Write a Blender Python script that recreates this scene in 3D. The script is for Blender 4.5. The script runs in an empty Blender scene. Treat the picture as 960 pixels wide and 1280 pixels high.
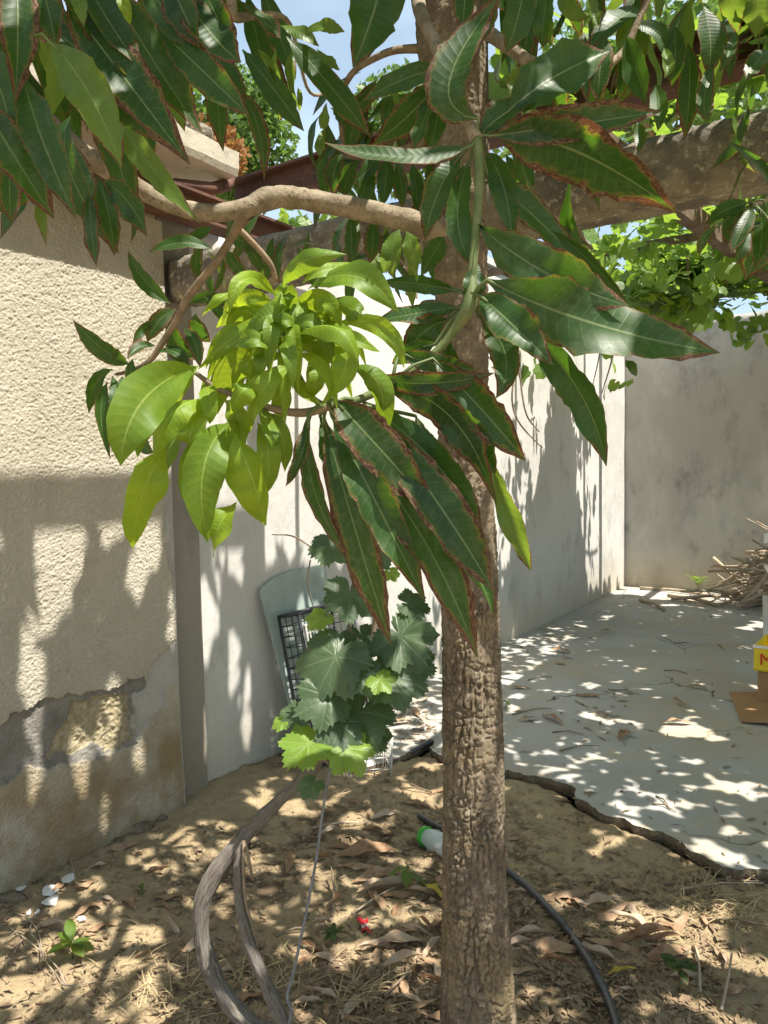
import bpy, bmesh, math, random
import numpy as np
from mathutils import Vector, Matrix, noise
random.seed(7); RNG = np.random.default_rng(7)
C = bpy.context.scene.collection
SC = bpy.context.scene
rad = math.radians

# ------------------------------------------------------------------ camera
CAMH, FPX = 1.45, 950.0                      # eye height (m), focal length in photo pixels (960x1280)
PITCH, ROLL = rad(3.3), rad(1.2)
fwd = Vector((0, math.cos(PITCH), -math.sin(PITCH)))
_r = Vector((1, 0, 0)); _u = _r.cross(fwd)
RT = _r*math.cos(ROLL) - _u*math.sin(ROLL)
UP = _r*math.sin(ROLL) + _u*math.cos(ROLL)
EYE = Vector((0, 0, CAMH))
cd = bpy.data.cameras.new('camera'); cam = bpy.data.objects.new('camera', cd); C.objects.link(cam)
cd.sensor_width = 36; cd.lens = FPX/1280*36; cd.clip_start = .05; cd.clip_end = 2000
m3 = Matrix((RT, UP, -fwd)).transposed()
cam.matrix_world = Matrix.Translation(EYE) @ m3.to_4x4()
SC.camera = cam

# walls' own frame: w runs along the left walls away from us, n stands out of them into the yard
TH = rad(34)
W = Vector((math.sin(TH), math.cos(TH), 0)); N = Vector((math.cos(TH), -math.sin(TH), 0))
P0 = Vector((-.90, 3.25, 0))                 # foot of the house corner
def sd(s, d, z=0): return P0 + W*s + N*d + Vector((0, 0, z))
def to_sd(p):
    v = Vector(p) - P0; return v.dot(W), v.dot(N)

# ------------------------------------------------------------------ light
SUN_EL = rad(65)
sh = (N*math.cos(rad(2.4)) + W*math.sin(rad(2.4))).normalized()
SUNV = (sh*math.cos(SUN_EL) + Vector((0, 0, math.sin(SUN_EL)))).normalized()
world = bpy.data.worlds.new('World'); SC.world = world; world.use_nodes = True
nt = world.node_tree; nt.nodes.clear()
sky = nt.nodes.new('ShaderNodeTexSky'); sky.sky_type = 'NISHITA'; sky.sun_disc = False
sky.sun_elevation = SUN_EL; sky.sun_rotation = math.atan2(SUNV.x, SUNV.y)
sky.altitude = 30; sky.air_density = 1.0; sky.dust_density = 1.2; sky.ozone_density = 1.0
bg = nt.nodes.new('ShaderNodeBackground'); bg.inputs[1].default_value = .075
tc = nt.nodes.new('ShaderNodeTexCoord'); nz = nt.nodes.new('ShaderNodeTexNoise')
nz.inputs['Scale'].default_value = 3.2; nz.inputs['Detail'].default_value = 6
mp = nt.nodes.new('ShaderNodeMapping'); mp.inputs['Scale'].default_value = (1, 1, 2.4)
mr = nt.nodes.new('ShaderNodeMapRange'); mr.inputs[1].default_value = .42; mr.inputs[2].default_value = .75; mr.inputs[3].default_value = .4; mr.inputs[4].default_value = .8
mx = nt.nodes.new('ShaderNodeMix'); mx.data_type = 'RGBA'; mx.inputs[7].default_value = (6.0, 7.6, 8.6, 1)
L = nt.links.new
L(tc.outputs['Generated'], mp.inputs[0]); L(mp.outputs[0], nz.inputs['Vector']); L(nz.outputs[0], mr.inputs[0])
L(mr.outputs[0], mx.inputs[0]); L(sky.outputs[0], mx.inputs[6]); L(mx.outputs[2], bg.inputs[0])
wo = nt.nodes.new('ShaderNodeOutputWorld'); L(bg.outputs[0], wo.inputs[0])
sl = bpy.data.lights.new('sun', 'SUN'); sl.energy = 5.0; sl.angle = rad(.53); sl.color = (1, .94, .84)
so = bpy.data.objects.new('sun', sl); C.objects.link(so); so.location = SUNV*20
so.rotation_euler = (-SUNV).to_track_quat('-Z', 'Y').to_euler()
vs = SC.view_settings; vs.view_transform = 'Standard'; vs.look = 'None'; vs.exposure = 1.12; vs.gamma = 1; vs.use_curve_mapping = False
SC.cycles.use_denoising = True
SC.cycles.max_bounces = 10; SC.cycles.diffuse_bounces = 5; SC.cycles.transmission_bounces = 6; SC.cycles.transparent_max_bounces = 8

# ------------------------------------------------------------------ pixel helpers
def ray(x, y): return fwd + RT*((x-480)/FPX) + UP*((640-y)/FPX)
def at(x, y, depth): return EYE + ray(x, y)*depth
def on_ground(x, y, z=0):
    r = ray(x, y); return EYE + r*((z-CAMH)/r.z)
def on_plane(x, y, p, nrm):
    r = ray(x, y); return EYE + r*((p-EYE).dot(nrm)/r.dot(nrm))
def proj(p):
    v = Vector(p)-EYE; zc = v.dot(fwd)
    if zc < .02: return (-9999, -9999, zc)
    return (480+FPX*v.dot(RT)/zc, 640-FPX*v.dot(UP)/zc, zc)
def house_px(x, y):
    s, d = to_sd(q := on_plane(x, y, P0, N)); return s, q.z
LW = -.08                                     # the long wall stands this far behind the house face
def wall_px(x, y):
    s, d = to_sd(q := on_plane(x, y, P0+N*LW, N)); return s, q.z
def nz3(x, y, z, sc=1): return noise.noise(Vector((x*sc, y*sc, z*sc)))
def smooth(a, b, x):
    t = min(1, max(0, (x-a)/(b-a))); return t*t*(3-2*t)

# ------------------------------------------------------------------ object helpers
def tag(o, label, cat, group=None):
    o['label'] = label; o['category'] = cat
    if group: o['group'] = group
    return o
def struct(o): o['kind'] = 'structure'; return o
def mesh_obj(name, vf, material=None, parent=None, smoothed=True, uv=None, loc=None):
    v, f = vf
    if loc is not None: v = [Vector(p)-loc for p in v]
    me = bpy.data.meshes.new(name); me.from_pydata([tuple(p) for p in v], [], f); me.update()
    if uv is not None:
        lay = me.uv_layers.new(name='UVMap'); li = np.zeros(len(me.loops), dtype=np.int32); me.loops.foreach_get('vertex_index', li)
        lay.data.foreach_set('uv', np.asarray(uv, dtype=np.float32)[li].ravel())
    if smoothed: me.polygons.foreach_set('use_smooth', [True]*len(me.polygons))
    if material: me.materials.append(material)
    o = bpy.data.objects.new(name, me); C.objects.link(o)
    if loc is not None: o.location = loc
    if parent: put(o, parent)
    return o
def put(o, parent):
    o.parent = parent; o.matrix_parent_inverse = Matrix.Translation(-parent.location)
def empty(name, loc): o = bpy.data.objects.new(name, None); o.empty_display_size = .1; o.location = loc; C.objects.link(o); return o
def inst(name, src, mat4, parent=None):
    o = bpy.data.objects.new(name, src); C.objects.link(o)
    if parent: put(o, parent)
    o.matrix_basis = mat4
    return o
def merge(parts):
    V, Fc = [], []
    for v, f in parts:
        k = len(V); V.extend(v); Fc.extend([tuple(i+k for i in q) for q in f])
    return V, Fc
def frames(path):
    path = [Vector(p) for p in path]; T = []
    for i in range(len(path)):
        a = path[max(0, i-1)]; b = path[min(len(path)-1, i+1)]; T.append((b-a).normalized())
    nrm = T[0].orthogonal().normalized(); out = []
    for t in T:
        nrm = (nrm - t*nrm.dot(t)); nrm = nrm.normalized() if nrm.length > 1e-6 else t.orthogonal().normalized()
        out.append((t, nrm, t.cross(nrm)))
    return out
def tube(path, radii, sides=6, rough=0, seed=0, cap=True):
    path = [Vector(p) for p in path]
    if not hasattr(radii, '__len__'): radii = [radii]*len(path)
    V, Fc = [], []
    for i, (t, a, b) in enumerate(frames(path)):
        for k in range(sides):
            an = 2*math.pi*k/sides; r = radii[i]
            if rough: r *= 1+rough*noise.noise(Vector((math.cos(an)*2+seed, math.sin(an)*2, i*.5)))
            V.append(path[i] + (a*math.cos(an)+b*math.sin(an))*r)
    n = len(path)
    for i in range(n-1):
        for k in range(sides):
            k2 = (k+1) % sides; Fc.append((i*sides+k, i*sides+k2, (i+1)*sides+k2, (i+1)*sides+k))
    if cap: Fc.append(tuple(range(sides-1, -1, -1))); Fc.append(tuple((n-1)*sides+k for k in range(sides)))
    return V, Fc
def spline(pts, n):
    """Catmull-Rom through points (tuples of any length) -> n samples"""
    P = np.array(pts, float); P = np.vstack([2*P[0]-P[1], P, 2*P[-1]-P[-2]]); out = []
    for t in np.linspace(0, len(pts)-1-1e-6, n):
        i = int(t); u = t-i; a, b, c, d = P[i:i+4]
        out.append(.5*(2*b+(c-a)*u+(2*a-5*b+4*c-d)*u*u+(3*b-a-3*c+d)*u**3))
    return np.array(out)
def px_tube(pts, n, sides=8, rough=0, seed=0):
    """pts: (x, y, depth, radius_px)"""
    S = spline(pts, n)
    return tube([at(*q[:3]) for q in S], [q[3]*q[2]/FPX for q in S], sides, rough, seed)
def box_sd(s0, s1, d0, d1, z0, z1):
    v = [sd(s, d, z) for z in (z0, z1) for d in (d0, d1) for s in (s0, s1)]
    return v, [(0,1,3,2),(4,6,7,5),(0,4,5,1),(2,3,7,6),(0,2,6,4),(1,5,7,3)]
def box(c, X, Y, Z):
    v = [c+X*i+Y*j+Z*k for k in (-1, 1) for j in (-1, 1) for i in (-1, 1)]
    return v, [(0,2,3,1),(4,5,7,6),(0,1,5,4),(2,6,7,3),(0,4,6,2),(1,3,7,5)]

# ------------------------------------------------------------------ materials
class NT:
    def __init__(s, name):
        s.m = bpy.data.materials.new(name); s.m.use_nodes = True; s.t = s.m.node_tree; s.t.nodes.clear()
        s.out = s.t.nodes.new('ShaderNodeOutputMaterial')
    def n(s, ty, **kw):
        nd = s.t.nodes.new(ty)
        for k, v in kw.items(): setattr(nd, k, v)
        return nd
    def set(s, sock, v):
        if isinstance(v, bpy.types.NodeSocket): s.t.links.new(v, sock)
        elif isinstance(v, (tuple, list)): sock.default_value = (*v, 1) if len(v) == 3 and sock.type == 'RGBA' else v
        else: sock.default_value = v
    def math(s, op, a, b=0.0, c=0.0, clamp=False):
        nd = s.n('ShaderNodeMath', operation=op); nd.use_clamp = clamp
        s.set(nd.inputs[0], a); s.set(nd.inputs[1], b); s.set(nd.inputs[2], c); return nd.outputs[0]
    def mix(s, f, a, b, mode='MIX'):
        nd = s.n('ShaderNodeMix', data_type='RGBA', blend_type=mode); s.set(nd.inputs[0], f); s.set(nd.inputs[6], a); s.set(nd.inputs[7], b); return nd.outputs[2]
    def rng(s, v, a, b, c=0.0, d=1.0):
        nd = s.n('ShaderNodeMapRange', interpolation_type='SMOOTHSTEP'); s.set(nd.inputs[0], v)
        for i, q in enumerate((a, b, c, d)): s.set(nd.inputs[i+1], q)
        return nd.outputs[0]
    def coord(s, kind='Object', scale=None):
        o = s.n('ShaderNodeTexCoord').outputs[kind]
        if scale:
            mp = s.n('ShaderNodeMapping'); s.set(mp.inputs[0], o); mp.inputs['Scale'].default_value = scale; o = mp.outputs[0]
        return o
    def pos(s, scale=None):
        o = s.n('ShaderNodeNewGeometry').outputs['Position']
        if scale:
            mp = s.n('ShaderNodeMapping'); s.set(mp.inputs[0], o); mp.inputs['Scale'].default_value = scale; o = mp.outputs[0]
        return o
    def noise(s, sc, det=4, ro=.55, vec=None, dist=0):
        nd = s.n('ShaderNodeTexNoise'); nd.inputs['Scale'].default_value = sc; nd.inputs['Detail'].default_value = det; nd.inputs['Roughness'].default_value = ro
        nd.inputs['Distortion'].default_value = dist
        if vec is not None: s.set(nd.inputs['Vector'], vec)
        return nd.outputs[0]
    def voro(s, sc, vec=None, feature='F1'):
        nd = s.n('ShaderNodeTexVoronoi', feature=feature); nd.inputs['Scale'].default_value = sc
        if vec is not None: s.set(nd.inputs['Vector'], vec)
        return nd.outputs[0]
    def attr(s, name): return s.n('ShaderNodeAttribute', attribute_name=name).outputs['Fac']
    def bump(s, h, st=.5, dist=.01, prev=None):
        nd = s.n('ShaderNodeBump'); nd.inputs['Strength'].default_value = st; nd.inputs['Distance'].default_value = dist; s.set(nd.inputs['Height'], h)
        if prev is not None: s.set(nd.inputs['Normal'], prev)
        return nd.outputs[0]
    def bsdf(s, col, rough=.8, normal=None, spec=.3, **kw):
        nd = s.n('ShaderNodeBsdfPrincipled'); s.set(nd.inputs['Base Color'], col); s.set(nd.inputs['Roughness'], rough); s.set(nd.inputs['Specular IOR Level'], spec)
        if normal is not None: s.set(nd.inputs['Normal'], normal)
        for k, v in kw.items(): s.set(nd.inputs[k], v)
        return nd.outputs[0]
    def done(s, sh): s.t.links.new(sh, s.out.inputs['Surface']); return s.m

def simple(name, c1, c2, sc=8, rough=.7, bumpd=.004, bsc=60, spec=.3, c3=None):
    h = NT(name); v = h.pos()
    col = h.mix(h.rng(h.noise(sc, 6, .6, v), .35, .65), c1, c2)
    if c3: col = h.mix(h.rng(h.noise(sc*4.3, 5, .7, v), .52, .68), col, c3)
    nb = h.bump(h.noise(bsc, 6, .65, v), .6, bumpd) if bumpd else None
    return h.done(h.bsdf(col, rough, nb, spec))

def leaf_mat(name, dark, mid, vein, trans, tfac, burn, rough, nv=13, uvnoise=True):
    """u runs along the blade, v across it (0.5 = midrib)"""
    h = NT(name); uv = h.n('ShaderNodeUVMap').outputs[0]; sp = h.n('ShaderNodeSeparateXYZ'); h.set(sp.inputs[0], uv)
    u, v = sp.outputs[0], sp.outputs[1]
    rnd = h.n('ShaderNodeObjectInfo').outputs['Random']
    av = h.math('MULTIPLY', h.math('ABSOLUTE', h.math('SUBTRACT', v, .5)), 2.0)
    mid_l = h.rng(av, .055, .018)
    q = h.math('SUBTRACT', h.math('MULTIPLY', u, float(nv)), h.math('MULTIPLY', av, 1.1))
    fr = h.math('ABSOLUTE', h.math('SUBTRACT', h.math('FRACT', q), .5))
    lat = h.math('MULTIPLY', h.rng(fr, .055, .015), h.rng(av, .95, .5))
    cb = h.n('ShaderNodeCombineXYZ'); h.set(cb.inputs[0], h.math('MULTIPLY', u, 5.0)); h.set(cb.inputs[1], h.math('MULTIPLY', v, 2.0)); h.set(cb.inputs[2], h.math('MULTIPLY', rnd, 40.0))
    ns = h.noise(1.6, 5, .65, cb.outputs[0]); nf = h.noise(9, 4, .6, cb.outputs[0])
    nb_ = h.noise(3.0, 5, .7, cb.outputs[0])
    hue = h.mix(h.rng(ns, .3, .7), dark, mid)
    hue = h.mix(h.math('MULTIPLY', rnd, .55), hue, tuple(a*.72 for a in dark))
    col = h.mix(h.math('MULTIPLY', lat, .24), hue, vein)
    col = h.mix(h.math('MULTIPLY', mid_l, .7), col, vein)
    if burn > 0:
        dust = h.math('MULTIPLY', h.rng(h.noise(2.3, 6, .7, cb.outputs[0]), .45, .7), h.math('MULTIPLY', h.math('FRACT', h.math('MULTIPLY', rnd, 7.3)), .32)); col = h.mix(dust, col, (.17, .19, .13))
        col = h.mix(h.rng(h.noise(26, 2, .5, cb.outputs[0]), .70, .74), col, (.13, .10, .04))
    tr = h.mix(h.rng(nf, .3, .8), trans, tuple(a*.75 for a in trans))
    tr = h.mix(h.math('MULTIPLY', h.math('MAXIMUM', lat, mid_l), .35), tr, tuple(a*.55 for a in trans))
    b = None
    if burn > 0:
        e = h.math('ADD', av, h.math('MULTIPLY', h.rng(u, .72, 1.0), .55))
        e = h.math('ADD', e, h.math('MULTIPLY', h.math('SUBTRACT', nb_, .5), 1.0))
        th = h.math('SUBTRACT', 1.21 - .12*burn, h.math('MULTIPLY', rnd, .36*burn))
        b = h.rng(h.math('SUBTRACT', e, th), -.02, .03)
        halo = h.rng(h.math('SUBTRACT', e, th), -.16, 0)
        brown = h.mix(h.rng(nf, .42, .68), (.060, .028, .014), (.235, .14, .08))
        col = h.mix(h.math('MULTIPLY', halo, .4), col, (.14, .13, .02))
        col = h.mix(b, col, brown); tr = h.mix(halo, tr, (.55, .42, .04)); tr = h.mix(b, tr, (.22, .08, .03))
    hb = h.math('SUBTRACT', h.math('MULTIPLY', h.math('SUBTRACT', h.rng(fr, .0, .5), lat), .55), h.math('MULTIPLY', mid_l, .8))
    if b is not None: hb = h.math('ADD', hb, h.math('MULTIPLY', h.math('MULTIPLY', b, nf), 2.0))
    nb = h.bump(hb, .25, .0009)
    ro = h.math('ADD', rough, h.math('MULTIPLY', nf, .18))
    if b is not None: ro = h.math('ADD', ro, h.math('MULTIPLY', b, .3))
    ps = h.bsdf(col, ro, nb, .34)
    tl = h.n('ShaderNodeBsdfTranslucent'); h.set(tl.inputs[0], tr); h.set(tl.inputs[1], nb)
    mixs = h.n('ShaderNodeMixShader'); mixs.inputs[0].default_value = tfac
    h.t.links.new(ps, mixs.inputs[1]); h.t.links.new(tl.outputs[0], mixs.inputs[2])
    return h.done(mixs.outputs[0])
M_LEAF = leaf_mat('mango_leaf_mature', (.014, .046, .008), (.027, .074, .012), (.20, .25, .10), (.17, .38, .02), .26, 1.0, .36, 19)
M_LEAFG = leaf_mat('mango_leaf_midgreen', (.065, .13, .02), (.11, .19, .03), (.22, .28, .08), (.38, .55, .05), .36, .45, .32)
M_NEW = leaf_mat('mango_leaf_young', (.12, .215, .016), (.215, .305, .020), (.34, .44, .09), (.52, .66, .03), .40, 0, .42, 15)

M_NEWD = leaf_mat('mango_leaf_young_dark', (.085, .165, .014), (.14, .22, .018), (.30, .38, .09), (.40, .56, .03), .34, 0, .42, 15)
def grape_mat(name, c1, c2, trans, tfac, vein):
    h = NT(name); uv = h.n('ShaderNodeUVMap').outputs[0]; sp = h.n('ShaderNodeSeparateXYZ'); h.set(sp.inputs[0], uv)
    x, y = sp.outputs[0], sp.outputs[1]; rnd = h.n('ShaderNodeObjectInfo').outputs['Random']
    a = h.math('ARCTAN2', x, y); r = h.math('SQRT', h.math('ADD', h.math('MULTIPLY', x, x), h.math('MULTIPLY', y, y)))
    fa = h.math('ABSOLUTE', h.math('SUBTRACT', h.math('FRACT', h.math('ADD', h.math('DIVIDE', a, .87), .5)), .5))
    ln = h.rng(h.math('MULTIPLY', h.math('MULTIPLY', fa, .87), r), .022, .008)
    f2 = h.math('ABSOLUTE', h.math('SUBTRACT', h.math('FRACT', h.math('SUBTRACT', h.math('MULTIPLY', r, 7.0), h.math('MULTIPLY', fa, 3.0))), .5))
    l2 = h.rng(f2, .07, .02); vn = h.math('MAXIMUM', ln, h.math('MULTIPLY', l2, .4))
    ns = h.noise(4, 5, .6, h.pos())
    col = h.mix(h.rng(ns, .3, .7), c1, c2); col = h.mix(h.math('MULTIPLY', rnd, .4), col, tuple(q*.7 for q in c1))
    col = h.mix(h.math('MULTIPLY', vn, .45), col, vein)
    tr = h.mix(h.math('MULTIPLY', vn, .4), trans, tuple(q*.5 for q in trans))
    nb = h.bump(h.math('ADD', h.math('MULTIPLY', vn, -1.0), h.noise(25, 3, .5, h.pos())), .35, .004)
    ps = h.bsdf(col, .42, nb, .45); tl = h.n('ShaderNodeBsdfTranslucent'); h.set(tl.inputs[0], tr)
    ms = h.n('ShaderNodeMixShader'); ms.inputs[0].default_value = tfac
    h.t.links.new(ps, ms.inputs[1]); h.t.links.new(tl.outputs[0], ms.inputs[2]); return h.done(ms.outputs[0])
M_GRAPE = grape_mat('grape_leaf', (.048, .085, .036), (.080, .12, .056), (.20, .36, .05), .22, (.15, .19, .115))
M_GRAPEY = grape_mat('grape_leaf_young', (.15, .27, .03), (.22, .34, .05), (.45, .62, .06), .42, (.35, .42, .15))
M_VINE = grape_mat('pergola_vine_leaf', (.055, .12, .022), (.09, .165, .03), (.36, .54, .05), .42, (.18, .24, .08))

def bark_mat():
    h = NT('mango_bark'); v = h.pos()
    col = h.mix(h.rng(h.noise(14, 6, .65, v), .3, .7), (.14, .11, .077), (.25, .20, .14))
    col = h.mix(h.rng(h.noise(46, 5, .7, v), .55, .68), col, (.40, .34, .25))
    col = h.mix(h.rng(h.noise(5, 4, .6, v), .55, .7), col, (.26, .20, .12))
    gv = h.pos((1, 1, .35))
    nb = h.bump(h.noise(150, 6, .75, gv), 1.0, .006)
    return h.done(h.bsdf(col, .9, nb, .15))
M_BARK = bark_mat()
M_BOUGH = simple('mango_bough_bark', (.20, .16, .11), (.31, .255, .185), 26, .85, .008, 110, .15, (.13, .10, .065))
M_STEM = simple('green_stem', (.10, .135, .045), (.16, .18, .07), 30, .55, .001, 150)
M_TWIG = simple('twig_bark', (.16, .12, .08), (.25, .19, .13), 30, .85, .002, 200)
def vinebark():
    h = NT('vine_bark'); v = h.coord('UV', (3, 26, 1))
    f = h.noise(2.2, 7, .72, v, .5)
    col = h.mix(h.rng(f, .36, .64), (.16, .13, .105), (.60, .54, .47)); nb = h.bump(f, 1.0, .02)
    return h.done(h.bsdf(col, .9, nb, .15))
M_VBARK = vinebark()
def soil_mat():
    h = NT('sandy_soil'); v = h.pos()
    col = h.mix(h.rng(h.noise(2.2, 6, .6, v), .35, .65), (.50, .39, .235), (.42, .32, .19))
    col = h.mix(h.rng(h.noise(30, 6, .7, v), .5, .7), col, (.42, .335, .22))
    col = h.mix(h.rng(h.noise(75, 4, .7, v), .60, .70), col, (.16, .115, .07))
    dk = h.math('MULTIPLY', h.attr('litter'), h.rng(h.noise(11, 5, .65, v), .40, .6))
    col = h.mix(dk, col, (.15, .11, .07))
    nb = h.bump(h.noise(55, 7, .75, v), 1.0, .018); nb = h.bump(h.noise(260, 4, .7, v), .5, .003, nb)
    return h.done(h.bsdf(col, .95, nb, .1))
M_SOIL = soil_mat()
def slab_mat():
    h = NT('slab_concrete'); v = h.pos()
    col = h.mix(h.rng(h.noise(1.6, 6, .6, v), .35, .65), (.40, .39, .36), (.33, .325, .30))
    col = h.mix(h.rng(h.noise(5, 6, .7, v), .5, .72), col, (.42, .36, .26))
    col = h.mix(h.rng(h.noise(34, 5, .7, v), .62, .72), col, (.20, .175, .14))
    ed = h.n('ShaderNodeTexVoronoi', feature='DISTANCE_TO_EDGE'); ed.inputs['Scale'].default_value = .9
    wv = h.n('ShaderNodeVectorMath', operation='ADD'); h.set(wv.inputs[0], v); nn_ = h.n('ShaderNodeTexNoise'); nn_.inputs['Scale'].default_value = 3; nn_.inputs['Detail'].default_value = 6; sc_ = h.n('ShaderNodeVectorMath', operation='SCALE'); sc_.inputs[3].default_value = .35
    h.set(nn_.inputs['Vector'], v); h.set(sc_.inputs[0], nn_.outputs[1]); h.set(wv.inputs[1], sc_.outputs[0]); h.set(ed.inputs['Vector'], wv.outputs[0])
    crk = h.math('MULTIPLY', h.rng(ed.outputs[0], .007, .002), h.rng(h.noise(.9, 2, .5, v), .5, .56))
    col = h.mix(crk, col, (.10, .085, .065))
    col = h.mix(h.math('MULTIPLY', h.rng(h.noise(.8, 6, .65, v), .48, .64), .55), col, (.43, .35, .235))
    nb = h.bump(h.math('SUBTRACT', h.noise(40, 7, .7, v), h.math('MULTIPLY', crk, 2.0)), .45, .005)
    return h.done(h.bsdf(col, .9, nb, .15))
M_SLAB = slab_mat()
def stucco_mat():
    h = NT('stucco'); v = h.pos()
    col = h.mix(h.rng(h.noise(3, 5, .6, v), .3, .7), (.63, .585, .48), (.54, .495, .395))
    col = h.mix(h.rng(h.noise(60, 4, .7, v), .55, .7), col, (.68, .635, .54))
    col = h.mix(h.math('MULTIPLY', h.rng(h.noise(6, 5, .65, h.pos((1, 1, .13))), .52, .72), .4), col, (.44, .39, .30))
    damp = h.math('MULTIPLY', h.attr('damp'), h.rng(h.noise(4.5, 5, .6, v), .25, .6)); col = h.mix(damp, col, (.36, .27, .15))
    col = h.mix(h.attr('strip'), col, h.mix(h.rng(h.noise(9, 5, .6, v), .3, .7), (.46, .44, .40), (.56, .54, .49)))
    col = h.mix(h.attr('cement'), col, h.mix(h.rng(h.noise(8, 6, .6, v), .3, .7), (.24, .225, .20), (.36, .34, .30)))
    col = h.mix(h.attr('core'), col, h.mix(h.rng(h.noise(40, 5, .7, v), .35, .65), (.40, .33, .20), (.56, .49, .34)))
    nb = h.bump(h.noise(170, 5, .75, v), 1.0, .010)
    return h.done(h.bsdf(col, .95, nb, .1))
M_STUCCO = stucco_mat()
def plaster(name, a, b, st, warm):
    h = NT(name); v = h.pos((1, 1, .55))
    col = h.mix(h.rng(h.noise(1.1, 7, .6, v), .38, .62), a, b)
    col = h.mix(h.rng(h.noise(3.5, 7, .68, v), .50, .74), col, st)
    z = h.n('ShaderNodeSeparateXYZ'); h.set(z.inputs[0], h.pos())
    low = h.math('MULTIPLY', h.rng(h.math('ADD', z.outputs[2], h.math('MULTIPLY', h.noise(3, 5, .6, h.pos()), .7)), .95, .2), .7)
    col = h.mix(low, col, warm)
    col = h.mix(h.rng(h.noise(28, 5, .75, h.pos()), .66, .74), col, tuple(q*.72 for q in a))
    nb = h.bump(h.noise(7, 6, .6, v), .5, .03); nb = h.bump(h.noise(90, 5, .65, h.pos()), .3, .003, nb)
    return h.done(h.bsdf(col, .92, nb, .12))
M_LWALL = plaster('boundary_plaster', (.59, .58, .55), (.51, .50, .475), (.38, .375, .36), (.47, .41, .31))
M_BWALL = plaster('back_wall_plaster', (.55, .53, .48), (.40, .385, .35), (.25, .24, .22), (.50, .41, .27))
M_CREAM = simple('cream_render', (.58, .53, .43), (.50, .45, .36), 5, .9, .004, 60, .15, (.40, .35, .27))
M_BEAM = simple('weathered_concrete', (.29, .255, .19), (.15, .135, .11), 9, .95, .06, 34, .1, (.50, .45, .35))
M_BROKEN = simple('broken_concrete_edge', (.20, .16, .11), (.13, .105, .075), 14, .95, .02, 45, .1, (.30, .25, .18))
M_SHADEBAND = plaster('shade_band_tone', (.30, .275, .235), (.245, .225, .195), (.19, .175, .155), (.26, .215, .155))  # darker than the wall: shadow tone put into the colour
M_RUST = simple('rusty_steel', (.15, .075, .052), (.095, .052, .042), 9, .75, .002, 90, .3, (.20, .095, .055))
M_WOOD = simple('old_timber', (.10, .07, .05), (.16, .12, .085), 12, .9, .004, 60, .15)
M_STICK = simple('dry_sticks', (.42, .34, .25), (.30, .235, .165), 16, .9, .003, 120, .15, (.52, .45, .36))
def dry_mat(name, a, b, c):
    h = NT(name); rnd = h.n('ShaderNodeObjectInfo').outputs['Random']; v = h.pos()
    col = h.mix(rnd, a, b); col = h.mix(h.rng(h.noise(24, 5, .65, v), .4, .7), col, c)
    ps = h.bsdf(col, .7, h.bump(h.noise(70, 4, .6, v), .5, .004), .25); tl = h.n('ShaderNodeBsdfTranslucent'); h.set(tl.inputs[0], col)
    ms = h.n('ShaderNodeMixShader'); ms.inputs[0].default_value = .15
    h.t.links.new(ps, ms.inputs[1]); h.t.links.new(tl.outputs[0], ms.inputs[2]); return h.done(ms.outputs[0])
M_DRY = dry_mat('dry_leaf', (.31, .19, .105), (.43, .30, .19), (.22, .12, .065))
M_DRYP = dry_mat('dry_leaf_pale', (.45, .36, .25), (.52, .40, .30), (.36, .25, .17))
M_YEL = dry_mat('yellow_leaf', (.52, .43, .07), (.45, .36, .06), (.36, .25, .05))
M_LITTER = simple('litter', (.17, .12, .075), (.30, .22, .14), 40, .95, .002, 200, .1, (.10, .07, .045))
M_PIPE = simple('black_pipe', (.035, .037, .042), (.06, .062, .07), 30, .35, .0008, 150, .5)
M_CORD = simple('grey_cord', (.13, .14, .15), (.20, .20, .21), 60, .7, .001, 300)
M_WHITEP = simple('white_plastic', (.74, .73, .70), (.66, .65, .62), 8, .45, .0005, 90, .5)
M_BLACKP = simple('black_plastic', (.028, .030, .034), (.05, .05, .055), 20, .5, .0008, 150, .4)
M_WIRE = simple('white_wire', (.62, .60, .54), (.46, .43, .38), 30, .5, .0008, 150, .5)
M_CARD = simple('cardboard', (.34, .205, .105), (.29, .17, .085), 5, .85, .001, 120, .15)
M_YBOX = simple('yellow_print', (.78, .60, .035), (.74, .55, .03), 5, .5, .0005, 120, .35)
M_RED = simple('red_print', (.60, .03, .035), (.52, .02, .03), 20, .45, 0)
M_WHITE = simple('white_paint_chips', (.78, .77, .74), (.70, .69, .66), 30, .6, .001, 120)
M_GREENP = simple('green_plastic', (.06, .48, .05), (.05, .40, .04), 20, .35, 0)
M_BLUEP = simple('blue_plastic', (.12, .28, .52), (.5, .58, .66), 14, .5, .002, 60)
M_DARK = simple('dark_interior', (.03, .026, .022), (.05, .045, .04), 6, .9, 0)
def glass_mat(name, col, mixf, rough):
    h = NT(name); v = h.pos()
    d = h.bsdf(h.mix(h.rng(h.noise(9, 5, .6, v), .35, .65), col, tuple(q*.85 for q in col)), rough, None, .6)
    tp = h.n('ShaderNodeBsdfTransparent'); tp.inputs[0].default_value = (.86, .93, .9, 1)
    ms = h.n('ShaderNodeMixShader'); ms.inputs[0].default_value = mixf
    h.t.links.new(tp.outputs[0], ms.inputs[1]); h.t.links.new(d, ms.inputs[2]); return h.done(ms.outputs[0])
M_GLASS = glass_mat('dusty_glass', (.46, .53, .50), .62, .25)
M_BAG = glass_mat('clear_plastic', (.70, .78, .78), .7, .2)
M_FAR = leaf_mat('far_tree_leaf', (.06, .12, .03), (.09, .16, .04), (.09, .16, .04), (.22, .38, .06), .35, 0, .4)
M_RUSTY = leaf_mat('rusty_foliage', (.22, .10, .035), (.30, .15, .05), (.30, .15, .05), (.45, .2, .05), .3, 0, .6)

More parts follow.
